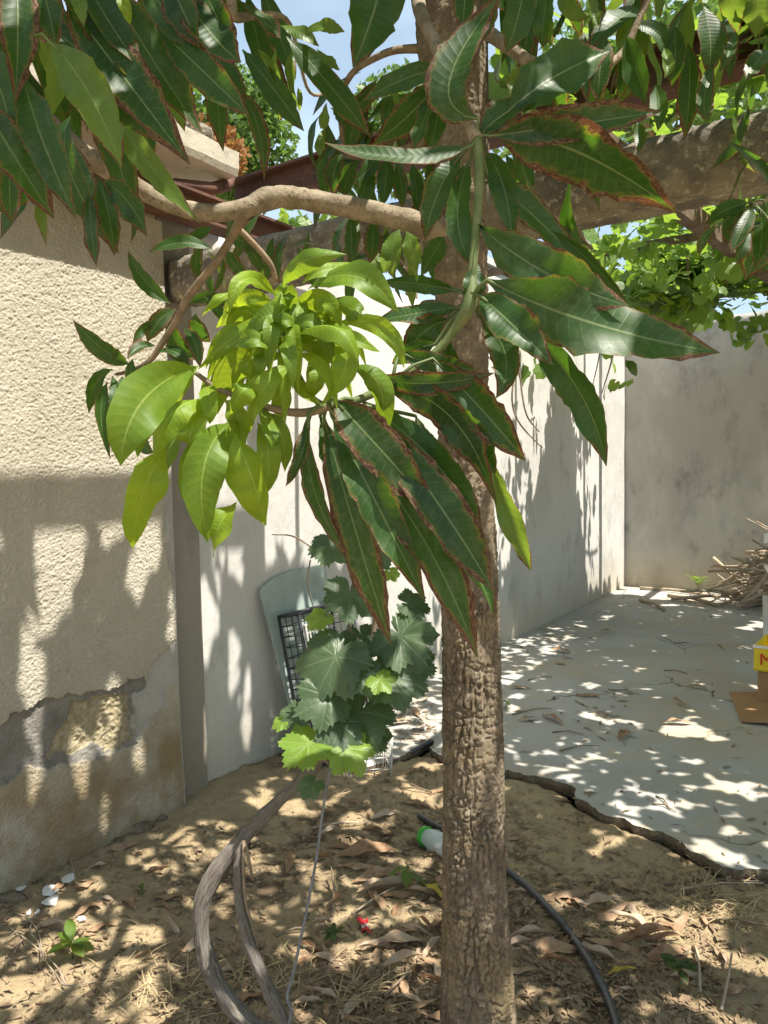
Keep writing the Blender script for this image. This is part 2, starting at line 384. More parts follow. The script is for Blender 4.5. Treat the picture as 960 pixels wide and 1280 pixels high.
# ================================================================== SETTING
EDGE_PX = [(400, 950), (440, 962), (481, 954), (512, 940), (539, 925), (537, 934), (554, 945), (590, 953), (630, 962), (672, 970), (716, 984), (719, 997), (745, 1010), (770, 1021),
           (797, 1031), (825, 1041), (855, 1056), (880, 1071), (903, 1084), (930, 1089), (960, 1088), (1020, 1092), (1120, 1085), (1300, 1100), (1600, 1120)]
EDGE = [on_ground(x, y) for x, y in EDGE_PX]
EX = np.array([p.x for p in EDGE]); EY = np.array([p.y for p in EDGE])
def slab_edge_y(x): return float(np.interp(x, EX, EY))
def soil(x, y):
    s, d = to_sd((x, y, 0))
    z = -.055 + .05*smooth(.9, 0, d)*smooth(1.6, .2, s) + .02*nz3(x, y, 3, 1.7) + .014*nz3(x, y, 9, 5) + .012*nz3(x, y, 1, 13) + .007*nz3(x, y, 5, 30)
    e = slab_edge_y(x)
    z -= .10*smooth(e-.02, e+.12, y) if x > EX[0] else 0
    z += .02*smooth(.3, .06, abs(e-.12-y))
    return min(z, .03)
def grid_axis(a, b, c, d, fine, coarse): return np.concatenate([a-np.geomspace(coarse, .2, 14)[:-1]-0, np.arange(a, b, fine), b+np.geomspace(.2, coarse, 14)]) if c is None else None
gx = grid_axis(-1.7, 2.3, None, None, .010, 400); gy = grid_axis(1.35, 4.2, None, None, .010, 400)
V = []; lit = []
fine_x = lambda x: -1.75 < x < 2.35
for y in gy:
    for x in gx:
        if fine_x(x) and 1.3 < y < 4.25: z = soil(x, y)
        else: z = -.16
        V.append((x, y, z))
        lit.append(min(1, smooth(.1, .6, nz3(x, y, 4, 1.3)+.45*math.exp(-((x+.1)/.55)**2)+.3*math.exp(-((x-.9)/.5)**2-((y-2.1)/.3)**2))))
nx, ny = len(gx), len(gy)
Fc = [(j*nx+i, j*nx+i+1, (j+1)*nx+i+1, (j+1)*nx+i) for j in range(ny-1) for i in range(nx-1)]
g = struct(mesh_obj('ground', (V, Fc), M_SOIL))
a = g.data.attributes.new('litter', 'FLOAT', 'POINT'); a.data.foreach_set('value', np.array(lit, dtype=np.float32))

# slab with a broken front edge
pts = []
for i in range(len(EDGE)-1):
    a_, b_ = EDGE[i], EDGE[i+1]; k = max(2, int((b_-a_).length/.015)) if i < 21 else 3
    for j in range(k):
        p = a_.lerp(b_, j/k); t = (b_-a_).normalized(); o = Vector((t.y, -t.x, 0))
        p = p + o*(.025*nz3(p.x, p.y, 2, 7)+.016*nz3(p.x, p.y, 6, 24)+.008*nz3(p.x, p.y, 3, 60)) if i < 21 else p
        pts.append(p)
far = [sd(3, 9), sd(6.95, 9), sd(6.95, LW-.03), sd(1.0, LW-.03)]
outl = pts + far
nT = len(outl); V = [Vector((p.x, p.y, 0)) for p in outl] + [Vector((p.x, p.y, -.004-.0)) for p in outl]
under = []
for i, p in enumerate(outl):
    if i < len(pts):
        q = outl[min(i+1, len(pts)-1)] - outl[max(0, i-1)]; o = Vector((-q.y, q.x, 0)).normalized()
        under.append(Vector((p.x, p.y, 0)) + o*(.012+.02*abs(nz3(p.x, p.y, 8, 15))) + Vector((0, 0, -.065)))
    else: under.append(Vector((p.x, p.y, -.065)))
    V[nT+i] = Vector((p.x, p.y, -.022-.008*nz3(p.x, p.y, 1, 20)))
V = V + under
Fc = [tuple(range(nT))] + [(i, nT+i, nT+(i+1) % nT, (i+1) % nT) for i in range(nT)] + [(nT+i, 2*nT+i, 2*nT+(i+1) % nT, nT+(i+1) % nT) for i in range(nT)]
slab = struct(mesh_obj('concrete_slab', (V, Fc), M_SLAB, smoothed=False)); slab.data.materials.append(M_BROKEN)
for i_, f_ in enumerate(slab.data.polygons): f_.material_index = 0 if i_ == 0 else 1

# ------------------------------------------------------------------ house
house = tag(empty('house', sd(-1.5, -1.5, 0)), 'cream house with rough stucco wall and plaster fallen off near the ground', 'house')
def inpoly(x, y, poly):
    c = False; j = len(poly)-1
    for i in range(len(poly)):
        xi, yi = poly[i]; xj, yj = poly[j]
        if (yi > y) != (yj > y) and x < (xj-xi)*(y-yi)/(yj-yi)+xi: c = not c
        j = i
    return c
CEM = [house_px(*p) for p in [(-60, 930), (0, 905), (20, 893), (60, 873), (90, 868), (135, 862), (160, 852), (178, 848), (182, 862), (168, 868), (165, 905), (172, 930), (120, 948), (60, 962), (30, 958), (0, 988), (-60, 1010)]]
CORE = [house_px(*p) for p in [(92, 878), (118, 874), (150, 864), (161, 868), (164, 905), (166, 925), (152, 937), (138, 938), (120, 930), (100, 938), (72, 944), (62, 955), (66, 930), (78, 910), (90, 892)]]
STR = [house_px(*p) for p in [(203, 575), (204, 640), (209, 690), (216, 740), (224, 800), (206, 812), (190, 826), (183, 850), (178, 862), (166, 868), (170, 905), (168, 932), (176, 918), (188, 900), (206, 880), (214, 850), (232, 835), (236, 560)]]
ss = np.concatenate([np.linspace(-4, -1.05, 24), np.arange(-1.0, -.003, .0034), [0.0]])
zs = np.arange(-.12, 2.5, .0034)
V = []; A_c, A_k, A_s, A_d = [], [], [], []
for z in zs:
    for s in ss:
        if s < -1.0:
            V.append(sd(s, 0, z)); A_c.append(0); A_k.append(0); A_s.append(0); A_d.append(smooth(.7, .15, z)); continue
        js, jz = s+.018*nz3(s, z, 1, 18)+.010*nz3(s, z, 2, 60), z+.018*nz3(s, z, 3, 18)+.010*nz3(s, z, 4, 60)
        c = 0 if not (.1 < z < .75) else (1 if inpoly(js, jz, CEM) else 0)
        k = 0 if not (.1 < z < .75) else (1 if inpoly(js, jz, CORE) else 0)
        t = 1 if (s > -.5 and z < 1.6 and inpoly(js, jz, STR)) or s > -.014 else 0
        if k: c = 0; t = 0
        dd, pp = noise.voronoi(Vector((s*120, z*120, 0)))
        peb = max(0, 1-dd[0]*1.25)
        off = .0058*peb + .0012*nz3(s, z, 5, 45) + .0015*nz3(s, z, 0, 9)
        if c: off = -.013+.005*nz3(s, z, 5, 24)+.003*nz3(s, z, 5, 90)+.002*peb
        if k: off = -.022+.008*nz3(s, z, 5, 28)+.007*nz3(s, z, 5, 75)
        if t and s <= -.014: off = -.004+.003*nz3(s, z, 7, 30)+.001*nz3(s, z, 7, 110)
        low = smooth(.5, .05, z); off = off*(1+.1*low) + .012*low*smooth(.55, .1, z)
        if s > -.006: off = -.006
        V.append(sd(s, off, z)); A_c.append(c); A_k.append(k); A_s.append(t)
        A_d.append(smooth(.62, .22, z+.10*nz3(s, z, 8, 4)+.04*nz3(s, z, 8, 15)))
n1, n2 = len(ss), len(zs)
Fc = [(j*n1+i, j*n1+i+1, (j+1)*n1+i+1, (j+1)*n1+i) for j in range(n2-1) for i in range(n1-1)]
st = mesh_obj('stucco_face', (V, Fc), M_STUCCO, house)
for nm, ar in (('cement', A_c), ('core', A_k), ('strip', A_s), ('damp', A_d)):
    q = st.data.attributes.new(nm, 'FLOAT', 'POINT'); q.data.foreach_set('value', np.array(ar, dtype=np.float32))
mesh_obj('wall', box_sd(-4, -.004, -3, -.03, -.2, 2.495), M_CREAM, house, False)
mesh_obj('upper_wall', box_sd(-4, -.03, -3, -.015, 2.498, 2.77), M_CREAM, house, False)
def roof_slab():
    V = []; n = 40
    for i in range(n+1):
        s = -4+4.36*i/n; e = .10+.012*nz3(s, 0, 0, 5)
        for d, z in ((-3, 2.775), (e-.01, 2.772), (e, 2.80+.006*nz3(s, 1, 0, 8)), (e+.004, 2.875+.008*nz3(s, 2, 0, 6)), (e-.03, 2.888), (-3, 2.89)): V.append(sd(s, d, z))
    Fc = [(i*6+k, i*6+(k+1) % 6, (i+1)*6+(k+1) % 6, (i+1)*6+k) for i in range(n) for k in range(6)]
    Fc += [tuple(range(5, -1, -1)), tuple(n*6+k for k in range(6))]
    return V, Fc
mesh_obj('roof_slab', roof_slab(), M_CREAM, house, False)
mesh_obj('parapet_rubble', tube([sd(-.7+.9*t, -.25, 2.93+.05*math.sin(t*9)) for t in np.linspace(0, 1, 14)], [.05+.05*abs(nz3(t, 0, 0, 9)) for t in range(14)], 8, .5), M_CREAM, house, False)
tag(mesh_obj('drain_pipe', tube([sd(.05, .02, 2.66), sd(.25, .03, 2.70), sd(.38, .0, 2.76), sd(.46, -.05, 2.86)], .028, 10), M_RUST), 'short brown pipe under the overhanging roof slab end', 'pipe')

# long boundary wall and back wall
def wall_sheet(s0, s1, z1, d, du=.06):
    us = np.arange(s0, s1+.001, du); zs_ = np.arange(-.2, z1+.001, du); V = []
    for z in zs_:
        for s in us: V.append(sd(s, d+.006*nz3(s, z, 2, 1.4)+.002*nz3(s, z, 6, 7), z))
    a, b = len(us), len(zs_); Fc = [(j*a+i, j*a+i+1, (j+1)*a+i+1, (j+1)*a+i) for j in range(b-1) for i in range(a-1)]
    # thickness: top, back and ends
    k = len(V); V += [p - N*.2 for p in V[-a:]]; Fc += [((b-1)*a+i, (b-1)*a+i+1, k+i+1, k+i) for i in range(a-1)]
    k2 = len(V); V += [V[i] - N*.2 for i in range(a)]; Fc += [(k+i, k+i+1, k2+i+1, k2+i) for i in range(a-1)]
    return V, Fc
lw = tag(empty('boundary_wall', sd(3, LW-.1, 0)), 'long pale grey plastered boundary wall running from the house corner to the back', 'wall')
mesh_obj('wall_near', wall_sheet(.0, 3.0, 2.6, LW), M_LWALL, lw)
mesh_obj('wall_far', wall_sheet(3.0, 6.84, 3.0, LW+.002), M_LWALL, lw)
mesh_obj('shade_band', box_sd(.008, .185, LW-.1, LW+.028, -.15, 2.58), M_SHADEBAND, lw, False)  # added dark strip, paints the shadow band beside the house corner
mesh_obj('coping', box_sd(2.99, 6.8, LW-.23, LW+.03, 3.0, 3.05), M_LWALL, lw, False)
def back_sheet():
    ds = np.arange(-.10, 9.001, .07); zs_ = np.arange(-.2, 3.07, .07); V = []
    for z in zs_:
        for d in ds: V.append(sd(6.80+.008*nz3(d, z, 2, 1.3)+.002*nz3(d, z, 6, 8), d, z + (.012*nz3(d, 0, 3, 6) if z > 3 else 0)))
    a, b = len(ds), len(zs_); Fc = [(j*a+i, j*a+i+1, (j+1)*a+i+1, (j+1)*a+i) for j in range(b-1) for i in range(a-1)]
    k = len(V); V += [p + W*.2 for p in V[-a:]]; Fc += [((b-1)*a+i, (b-1)*a+i+1, k+i+1, k+i) for i in range(a-1)]
    k2 = len(V); V += [V[i] + W*.2 for i in range(a)]; Fc += [(k+i, k+i+1, k2+i+1, k2+i) for i in range(a-1)]
    return V, Fc
tag(mesh_obj('back_wall', back_sheet(), M_BWALL), 'shaded grey brown plastered wall closing the yard behind the stick pile', 'wall')

# ------------------------------------------------------------------ pergola: concrete beam, steel, rails
BS = .12
def rough_beam(s, hw, z0, z1, d0, d1, n=150):
    V = []; k = 20
    for i in range(n+1):
        d = d0+(d1-d0)*i/n
        for j in range(k):
            a = 2*math.pi*j/k; c_, s_ = math.cos(a), math.sin(a); m = max(abs(c_), abs(s_)); x, z = c_/m, s_/m
            x = math.copysign(abs(x)**1.0, x)*min(1, 1.06-.06*abs(z)); p = Vector((d, x, z))
            r = 1+.05*noise.noise(p*Vector((1, 1, 1)).length*1.2)+.035*noise.noise(Vector((d*14, x*2, z*2)))+.03*noise.noise(Vector((d*45, x*5, z*5)))
            V.append(sd(s+x*hw*r, d, (z0+z1)/2+z*(z1-z0)/2*r))
    Fc = [(i*k+j, (i+1)*k+j, (i+1)*k+(j+1) % k, i*k+(j+1) % k) for i in range(n) for j in range(k)]
    Fc += [tuple(range(k)), tuple(n*k+j for j in range(k-1, -1, -1))]
    return V, Fc
cb_ = tag(empty('concrete_beam', sd(BS, 3.4, 0)), 'weathered brown concrete pergola beam crossing behind the mango trunk', 'beam')
mesh_obj('beam', rough_beam(BS, .09, 2.18, 2.36, -.02, 3.5), M_BEAM, cb_)
mesh_obj('post', box_sd(BS-.11, BS+.11, 3.2, 3.42, -.1, 2.19), M_BEAM, cb_, False)
def ibeam(p, q, h, w, t=.012):
    ax = (q-p).normalized(); side = ax.cross(Vector((0, 0, 1))).normalized(); c = (p+q)/2; l = (q-p)/2; up = Vector((0, 0, 1))
    return merge([box(c, l, side*(t/2), up*(h/2-t)), box(c+up*(h/2-t/2), l, side*(w/2), up*(t/2)), box(c-up*(h/2-t/2), l, side*(w/2), up*(t/2))])
tag(mesh_obj('steel_beam', ibeam(sd(-3, .075, 2.565), sd(1.05, .075, 2.565), .12, .11), M_RUST, None, False), 'rusty brown steel beam lying along the top of the stucco wall', 'beam')
tag(mesh_obj('steel_beam', ibeam(sd(.62, LW-.1, 2.80), sd(.62, 4.2, 2.80), .15, .12), M_RUST, None, False), 'rusty brown steel beam above the weathered concrete beam, mango leaves hanging over it', 'beam')
# unseen frame added to cast the straight wall shadow; post hidden behind the trunk
dpost = 1.0
for i in range(400):
    dpost = .6+i*.004
    if proj(sd(BS, dpost, 2.8))[0] > 572: break
ZB = 1.15 + (dpost-.0)*math.tan(SUN_EL)
fr_ = tag(empty('shadow_caster', sd(BS, dpost, 2.44)), 'unseen timber post and cross bar added to cast a shadow on the walls', 'frame')
mesh_obj('post', box_sd(BS-.08, BS+.08, dpost-.07, dpost+.07, 2.34, ZB+.08), M_WOOD, fr_, False)
mesh_obj('cross_bar', box_sd(-3.5, .62, dpost-.115, dpost-.072, ZB-.06, ZB+.06), M_WOOD, fr_, False)
perg = tag(empty('pergola_rails', sd(4, 3, 2.6)), 'old dark timber pergola rails under the grape leaves', 'pergola')
def railz(s): return 2.45+(3.06-2.45)*s/6.8
for d in (1.75, 2.7, 3.65, 4.6, 5.75):
    mesh_obj('rail', merge([box((sd(.0, d, railz(.0))+sd(6.95, d, railz(6.95)))/2, (sd(6.95, d, railz(6.95))-sd(.0, d, railz(0)))/2, N*.03, Vector((0, 0, .045)))]), M_WOOD, perg, False)
for x_, hw in ((376, .016), (560, .02), (647, .020), (693, .022), (732, .03), (752, .05)):
    s = wall_px(x_, 640)[0]; z_ = max(railz(s)+.07, (2.6 if s < 3 else 3.05)+.03); mesh_obj('cross_rail', box((sd(s, LW-.15, z_)+sd(s, 6.2, railz(s)+.07))/2, (sd(s, 6.2, railz(s)+.07)-sd(s, LW-.15, z_))/2, W*hw, Vector((0, 0, .02))), M_WOOD, perg, False)
mesh_obj('post', box_sd(3.7, 3.82, 5.9, 6.02, 0, railz(3.8)+.05), M_WOOD, perg, False)

# ================================================================== MANGO TREE
TD = 1.85
tb = at(596, 1345, TD); tb.z = -.12
mango = tag(empty('mango_tree', tb), 'mango tree with cracked brown trunk, scorched dark leaves and a bright green new flush', 'tree')
TR = [(604, 1420, 62), (600, 1345, 54), (598, 1280, 48), (595, 1200, 43.5), (593, 1100, 40), (592, 1000, 38), (590, 900, 37.5), (589, 800, 36.5), (586, 700, 35), (583, 620, 32), (580, 560, 31), (578, 460, 32), (576, 330, 33),
      (575, 280, 35), (574, 200, 30), (570, 120, 36), (564, 50, 42), (560, -20, 38), (566, -160, 32), (575, -340, 26), (590, -520, 18), (600, -700, 10)]
def trunk():
    S = spline(TR, 1250); k = 176; V = []
    path = [at(q[0], q[1], TD) for q in S]; rr = [q[2]*TD/FPX for q in S]
    fr = frames(path); L_ = 0; n = len(path)
    for i in range(n):
        t, a, b = fr[i]
        if i: L_ += (path[i]-path[i-1]).length
        z = path[i].z; cr0 = .0075*smooth(1.8, .6, z)+.0022; fine = smooth(1.1, 1.8, z)
        for j in range(k):
            an = 2*math.pi*j/k; dirv = a*math.cos(an)+b*math.sin(an); r = rr[i]
            x, y = math.cos(an)*r, math.sin(an)*r
            cr = cr0*(.75+.6*smooth(-.35, .35, noise.noise(Vector((x*9, y*9, L_*5)))))
            r *= 1+.05*noise.noise(Vector((math.cos(an)*1.3, math.sin(an)*1.3, L_*3.2)))+.03*noise.noise(Vector((math.cos(an)*3, math.sin(an)*3, L_*8)))
            if z < 3.1:
                wx = .009*noise.noise(Vector((x*30, y*30, L_*22)))+.003*noise.noise(Vector((x*110, y*110, L_*70)))
                c1 = abs(noise.noise(Vector(((x+wx)*54, (y+wx)*54, L_*10)))); c2 = abs(noise.noise(Vector((x*16+9, y*16, (L_+wx)*52)))); c3 = abs(noise.noise(Vector(((x-wx)*85, (y+wx)*85, L_*20+4))))
                e = min(smooth(.015, .11, c1), .35+.65*smooth(.01, .09, c2), .5+.5*smooth(.01, .10, c3))
                dd2, _ = noise.voronoi(Vector((x*120, y*120, L_*62)))
                r += cr*(e-1) + .0010*smooth(.0, .15, dd2[1]-dd2[0]) + .0022*noise.noise(Vector((x*90, y*90, L_*35)))+.0012*noise.noise(Vector((x*260, y*260, L_*130)))
                if fine: r += fine*.003*noise.noise(Vector((x*40, y*40, L_*130)))
            V.append(path[i]+dirv*r)
    Fc = [(i*k+j, i*k+(j+1) % k, (i+1)*k+(j+1) % k, (i+1)*k+j) for i in range(n-1) for j in range(k)]
    return V, Fc
mesh_obj('trunk', trunk(), M_BARK, mango)
# knots on the trunk where limbs were
mesh_obj('branch', px_tube([(575, 292, 1.85, 19), (540, 285, 1.80, 17), (512, 277, 1.77, 14.5), (470, 266, 1.75, 13.5), (425, 257, 1.72, 13), (385, 250, 1.70, 13), (350, 246, 1.68, 13.5), (330, 250, 1.67, 14), (310, 259, 1.66, 11.5), (270, 266, 1.64, 11), (230, 261, 1.62, 11), (190, 245, 1.59, 11), (150, 221, 1.56, 11.5), (110, 196, 1.53, 12), (75, 168, 1.50, 12.5), (40, 130, 1.47, 11), (5, 90, 1.44, 10), (-60, 30, 1.4, 8)], 90, 16, .16, 3), M_BOUGH, mango)
mesh_obj('branch', px_tube([(318, 256, 1.67, 8), (302, 275, 1.70, 6.5), (290, 296, 1.73, 5.5), (270, 328, 1.76, 5), (250, 352, 1.78, 5), (232, 376, 1.80, 4.5), (222, 398, 1.82, 4), (205, 425, 1.84, 4), (190, 448, 1.85, 3.5), (170, 462, 1.86, 3), (145, 468, 1.87, 2)], 40, 8, .1, 5), M_TWIG, mango)
mesh_obj('branch', px_tube([(296, 284, 1.72, 4), (318, 306, 1.74, 4), (338, 330, 1.76, 3.5), (345, 352, 1.78, 3)], 14, 7), M_TWIG, mango)
mesh_obj('branch', px_tube([(560, -60, 1.80, 12), (528, -20, 1.30, 10), (524, 10, 1.18, 9), (538, 42, 1.12, 8), (553, 78, 1.07, 7.5), (575, 125, 1.03, 7), (596, 175, 1.0, 8.5)], 40, 12, .06, 2), M_BOUGH, mango)
mesh_obj('stem', px_tube([(596, 172, 1.0, 6), (599, 210, .995, 6), (598, 250, .99, 5.6), (594, 300, .985, 5.4), (590, 340, .98, 6), (589, 370, .975, 9), (583, 390, .975, 9), (566, 415, .985, 6), (545, 440, .99, 5.5), (510, 468, .99, 5), (470, 490, .985, 5.5), (435, 504, .975, 5), (410, 508, .965, 5), (390, 496, .955, 3.5), (372, 465, .945, 3), (358, 432, .94, 2.6), (352, 400, .93, 2)], 70, 12, .07, 4), M_STEM, mango)
mesh_obj('stem', px_tube([(412, 508, .94, 5), (380, 516, .94, 5.5), (345, 512, .93, 4.5), (310, 500, .92, 4), (270, 485, .91, 3.5), (245, 466, .90, 3)], 24, 8, .05), M_TWIG, mango)
mesh_obj('branch', px_tube([(590, 25, 1.85, 14), (612, 42, 1.70, 9), (640, 62, 1.60, 8), (668, 80, 1.55, 7.5), (720, 95, 1.55, 6), (775, 70, 1.6, 5), (800, 20, 1.6, 4), (830, -40, 1.6, 4)], 40, 10, .08, 6), M_BOUGH, mango)
mesh_obj('branch', px_tube([(560, -60, 1.85, 16), (680, -120, 1.9, 13), (800, -140, 1.9, 11), (920, -120, 1.85, 9), (1000, -60, 1.8, 7), (1010, 60, 1.75, 5), (985, 180, 1.7, 5), (962, 245, 1.68, 4), (940, 256, 1.67, 3)], 50, 10, .1, 8), M_BOUGH, mango)
mesh_obj('branch', px_tube([(560, -160, 1.85, 16), (450, -190, 1.6, 13), (330, -170, 1.35, 11), (200, -120, 1.2, 9), (90, -60, 1.12, 7), (40, 10, 1.08, 5), (55, 50, 1.05, 4)], 50, 10, .1, 9), M_BOUGH, mango)
mesh_obj('branch', px_tube([(330, -170, 1.35, 9), (280, -90, 1.3, 8), (290, 5, 1.3, 6.5), (296, 22, 1.3, 6), (330, 18, 1.35, 4), (362, 30, 1.4, 3), (385, 112, 1.5, 2), (412, 116, 1.6, 2)], 40, 9, .1, 9), M_BOUGH, mango)
mesh_obj('branch', px_tube([(555, 60, 1.85, 7), (500, 62, 1.85, 5), (470, 72, 1.85, 4.5), (440, 92, 1.9, 4), (425, 130, 1.95, 3), (430, 190, 1.95, 3)], 24, 8, .1, 2), M_TWIG, mango)
mesh_obj('branch', px_tube([(570, 150, 1.85, 9), (530, 178, 1.92, 6), (490, 190, 1.95, 5), (450, 196, 1.97, 4), (425, 194, 1.98, 3)], 24, 8, .1, 2), M_TWIG, mango)

PU = np.array([0, .05, .13, .28, .48, .70, .86, .95, 1.0]); PW = np.array([.05, .14, .46, .84, 1, .84, .47, .17, .012])
def leaf_vf(B, Md, T, width, nrm, nu=18, nv=6, fold=.22, wave=.09, seed=0, tear=.07, petiole=None, prad=.0022, cup=0):
    ctrl = Md*2 - (B+T)*.5; rnd = random.Random(seed); ph1, ph2 = rnd.uniform(0, 6), rnd.uniform(0, 6); fq = rnd.uniform(9, 15)
    V, uv = [], []
    tw = rnd.uniform(-.7, .7)
    for i in range(nu+1):
        u = i/nu; c = B*(1-u)**2+ctrl*2*u*(1-u)+T*u*u; tg = ((ctrl-B)*(1-u)+(T-ctrl)*u).normalized()
        side = tg.cross(nrm).normalized(); nn = side.cross(tg).normalized()
        a = tw*(u-.3); side, nn = side*math.cos(a)+nn*math.sin(a), nn*math.cos(a)-side*math.sin(a)
        w = float(np.interp(u, PU, PW))*width*.5
        for j in range(nv+1):
            v = -1+2*j/nv; av = abs(v); ww = w
            if av > .9: ww = w*(1+tear*noise.noise(Vector((u*16+seed, v*3, 0)))*2-tear*.3)
            h = av*ww*math.sin(fold) + wave*width*math.sin(fq*u+(ph1 if v > 0 else ph2))*av**1.6*math.sin(math.pi*u) - cup*ww*av*av
            V.append(c+side*(v*ww*math.cos(fold))+nn*h); uv.append((u, (v+1)/2))
    k = nv+1
    Fc = [(i*k+j, (i+1)*k+j, (i+1)*k+j+1, i*k+j+1) for i in range(nu) for j in range(nv)]
    if petiole is not None:
        mid = (petiole+B)/2 + Vector((0, 0, .006)); tv, tf = tube([petiole, mid, B, B+(ctrl-B).normalized()*.02], [prad*1.35, prad, prad*.95, prad*.6], 6); k0 = len(V)
        V += tv; uv += [(0.0, .5)]*len(tv); Fc += [tuple(i+k0 for i in q) for q in tf]
    return V, Fc, uv
leaf_id = [0]
def hero(spec, depth, material, node=None, **kw):
    bx, by, mx_, my_, tx, ty, w = spec[:7]; leaf_id[0] += 1; sd_ = leaf_id[0]*13+1; r = random.Random(sd_)
    j = kw.pop('jit', .03); db = depth+r.uniform(-.3, .3)*j; dt = depth+r.uniform(-1, 1)*j*1.6 + kw.pop('tipd', 0); dm = (db+dt)/2 - kw.pop('bulge', .012)
    B, Md, T = at(bx, by, db), at(mx_, my_, dm), at(tx, ty, dt)
    tg = (T-B).normalized(); view = (EYE-Md).normalized(); roll = r.uniform(-.6, .6) if len(spec) < 8 else spec[7]
    # the blade turns up to the sky a little and rolls about its midrib
    nrm = (view + Vector((0, 0, .25))).normalized(); nrm = Matrix.Rotation(roll, 3, tg) @ nrm
    kw.setdefault('fold', r.uniform(.08, .5)); kw.setdefault('wave', r.uniform(.06, .17)); kw.setdefault('tear', .11)
    pet = None; wf = kw.pop('wf', 1.0)
    if node is not None:
        nd = at(*node)
        if .004 < (nd-B).length < .16: pet = nd
    V, Fc, uv = leaf_vf(B, Md, T, w*depth/FPX*wf/max(.55, math.cos(roll)), nrm, seed=sd_, petiole=pet, **kw)
    return mesh_obj('leaf', (V, Fc), material, mango, uv=uv, loc=B)

NA, ND, NE = (597, 178, 1.0), (588, 380, .972), (410, 508, .94)
A_ = [(612, 170, 715, 156, 828, 139, 52), (612, 165, 722, 190, 846, 266, 74), (597, 173, 640, 135, 692, 112, 40), (635, 140, 690, 98, 762, 64, 74), (597, 148, 562, 100, 632, -14, 58), (590, 182, 500, 196, 405, 178, 27, .5),
      (577, 194, 548, 240, 531, 300, 40), (607, 190, 630, 235, 640, 305, 38), (588, 198, 572, 270, 592, 335, 34), (611, 226, 665, 268, 732, 336, 42)]
for s in A_: hero(s, 1.0 if s[1] < 190 else 1.03, M_LEAF, NA)
T_ = [(487, -70, 470, 5, 441, 84, 78, 0), (584, -75, 582, -15, 577, 43, 36, 0), (553, 85, 505, 99, 453, 126, 32), (552, 98, 515, 140, 465, 182, 38), (552, 105, 546, 150, 534, 191, 33), (545, 110, 530, 150, 516, 192, 24), (618, -30, 610, 20, 600, 52, 24),
      (660, -60, 650, 10, 632, 66, 36), (690, -40, 680, 20, 678, 58, 26)]
for s in T_: hero(s, 1.12, M_LEAF)
T2_ = [(358, 46, 410, 104, 464, 172, 36), (350, 32, 375, 41, 399, 58, 18), (380, 39, 405, 33, 431, 40, 18), (302, 2, 330, 26, 351, 48, 24), (296, 114, 322, 158, 330, 226, 26), (303, 62, 345, 115, 380, 164, 31), (347, 112, 352, 130, 349, 150, 16),
       (322, 62, 334, 80, 343, 102, 15), (365, 60, 366, 100, 374, 138, 14, .9), (345, 62, 347, 92, 360, 112, 12, 1.0), (372, 110, 375, 122, 374, 140, 8), (395, 60, 410, 75, 425, 88, 12), (400, 160, 405, 150, 408, 128, 14)]
for s in T2_: hero(s, 1.3, M_LEAF if s[6] > 20 else M_LEAFG)
L_ = [(226, -14, 262, 40, 301, 78, 52), (196, 34, 255, 90, 312, 145, 44), (138, -14, 188, 70, 253, 168, 64, 0), (82, 0, 150, 90, 238, 206, 66, 0), (96, -44, 135, 25, 178, 88, 48), (15, -66, 22, 20, 19, 127, 52, .1), (30, 96, 52, 172, 96, 274, 52, 0),
      (-24, 125, 18, 195, 68, 274, 56, 0), (12, 195, 12, 240, 14, 278, 28), (88, 145, 88, 215, 147, 316, 30, .7), (112, 238, 114, 285, 121, 334, 22), (122, 220, 136, 268, 143, 320, 30), (130, 227, 160, 252, 184, 296, 32), (160, 250, 168, 276, 163, 304, 9),
      (250, -20, 275, 30, 290, 70, 40), (170, -30, 215, 20, 262, 62, 46), (45, -40, 60, 10, 70, 60, 42), (110, 60, 150, 120, 205, 178, 50), (255, 55, 285, 95, 305, 140, 34), (-30, 40, 0, 110, 20, 190, 48), (60, -60, 100, 10, 130, 70, 50), (200, -50, 225, 5, 250, 60, 44)]
for s in L_: hero(s, 1.05 if s[6] > 35 else 1.25, M_LEAF)
hero((62, 52, 112, 118, 152, 210, 58, .1), .98, M_LEAFG, (45, 45, 1.0)); hero((138, 125, 175, 190, 250, 280, 32, .4), 1.15, M_LEAFG); hero((60, 150, 66, 90, 40, 30, 26), 1.1, M_LEAFG); hero((92, -30, 98, 0, 105, 34, 20), 1.0, M_LEAFG)
hero((150, -25, 156, 5, 163, 30, 16), .98, M_NEW)
B_ = [(264, 311, 225, 304, 186, 316, 21), (213, 379, 182, 352, 160, 314, 23), (161, 455, 128, 436, 91, 400, 26), (141, 462, 120, 480, 111, 517, 22), (140, 470, 146, 500, 142, 532, 19), (134, 478, 126, 520, 138, 574, 22), (193, 404, 178, 412, 166, 430, 13), (220, 386, 198, 402, 184, 428, 24),
      (215, 395, 222, 430, 248, 449, 26), (197, 433, 176, 434, 159, 448, 16), (245, 392, 248, 412, 263, 428, 22), (197, 440, 218, 440, 237, 456, 18), (166, 448, 164, 470, 171, 489, 16), (286, 300, 305, 302, 327, 317, 24), (285, 312, 292, 330, 314, 350, 22), (251, 313, 244, 330, 251, 348, 18), (262, 335, 262, 355, 268, 372, 9),
      (153, 470, 156, 484, 164, 497, 14), (170, 536, 178, 555, 192, 566, 18), (230, 410, 244, 430, 250, 460, 20), (205, 430, 225, 455, 240, 480, 18), (180, 455, 196, 470, 200, 495, 18), (255, 370, 270, 385, 282, 410, 20), (300, 290, 318, 318, 330, 345, 18), (236, 380, 262, 372, 285, 385, 16), (150, 440, 138, 445, 130, 452, 14)]
for s in B_: hero(s, 1.84, M_LEAF, jit=.06, wave=.06)
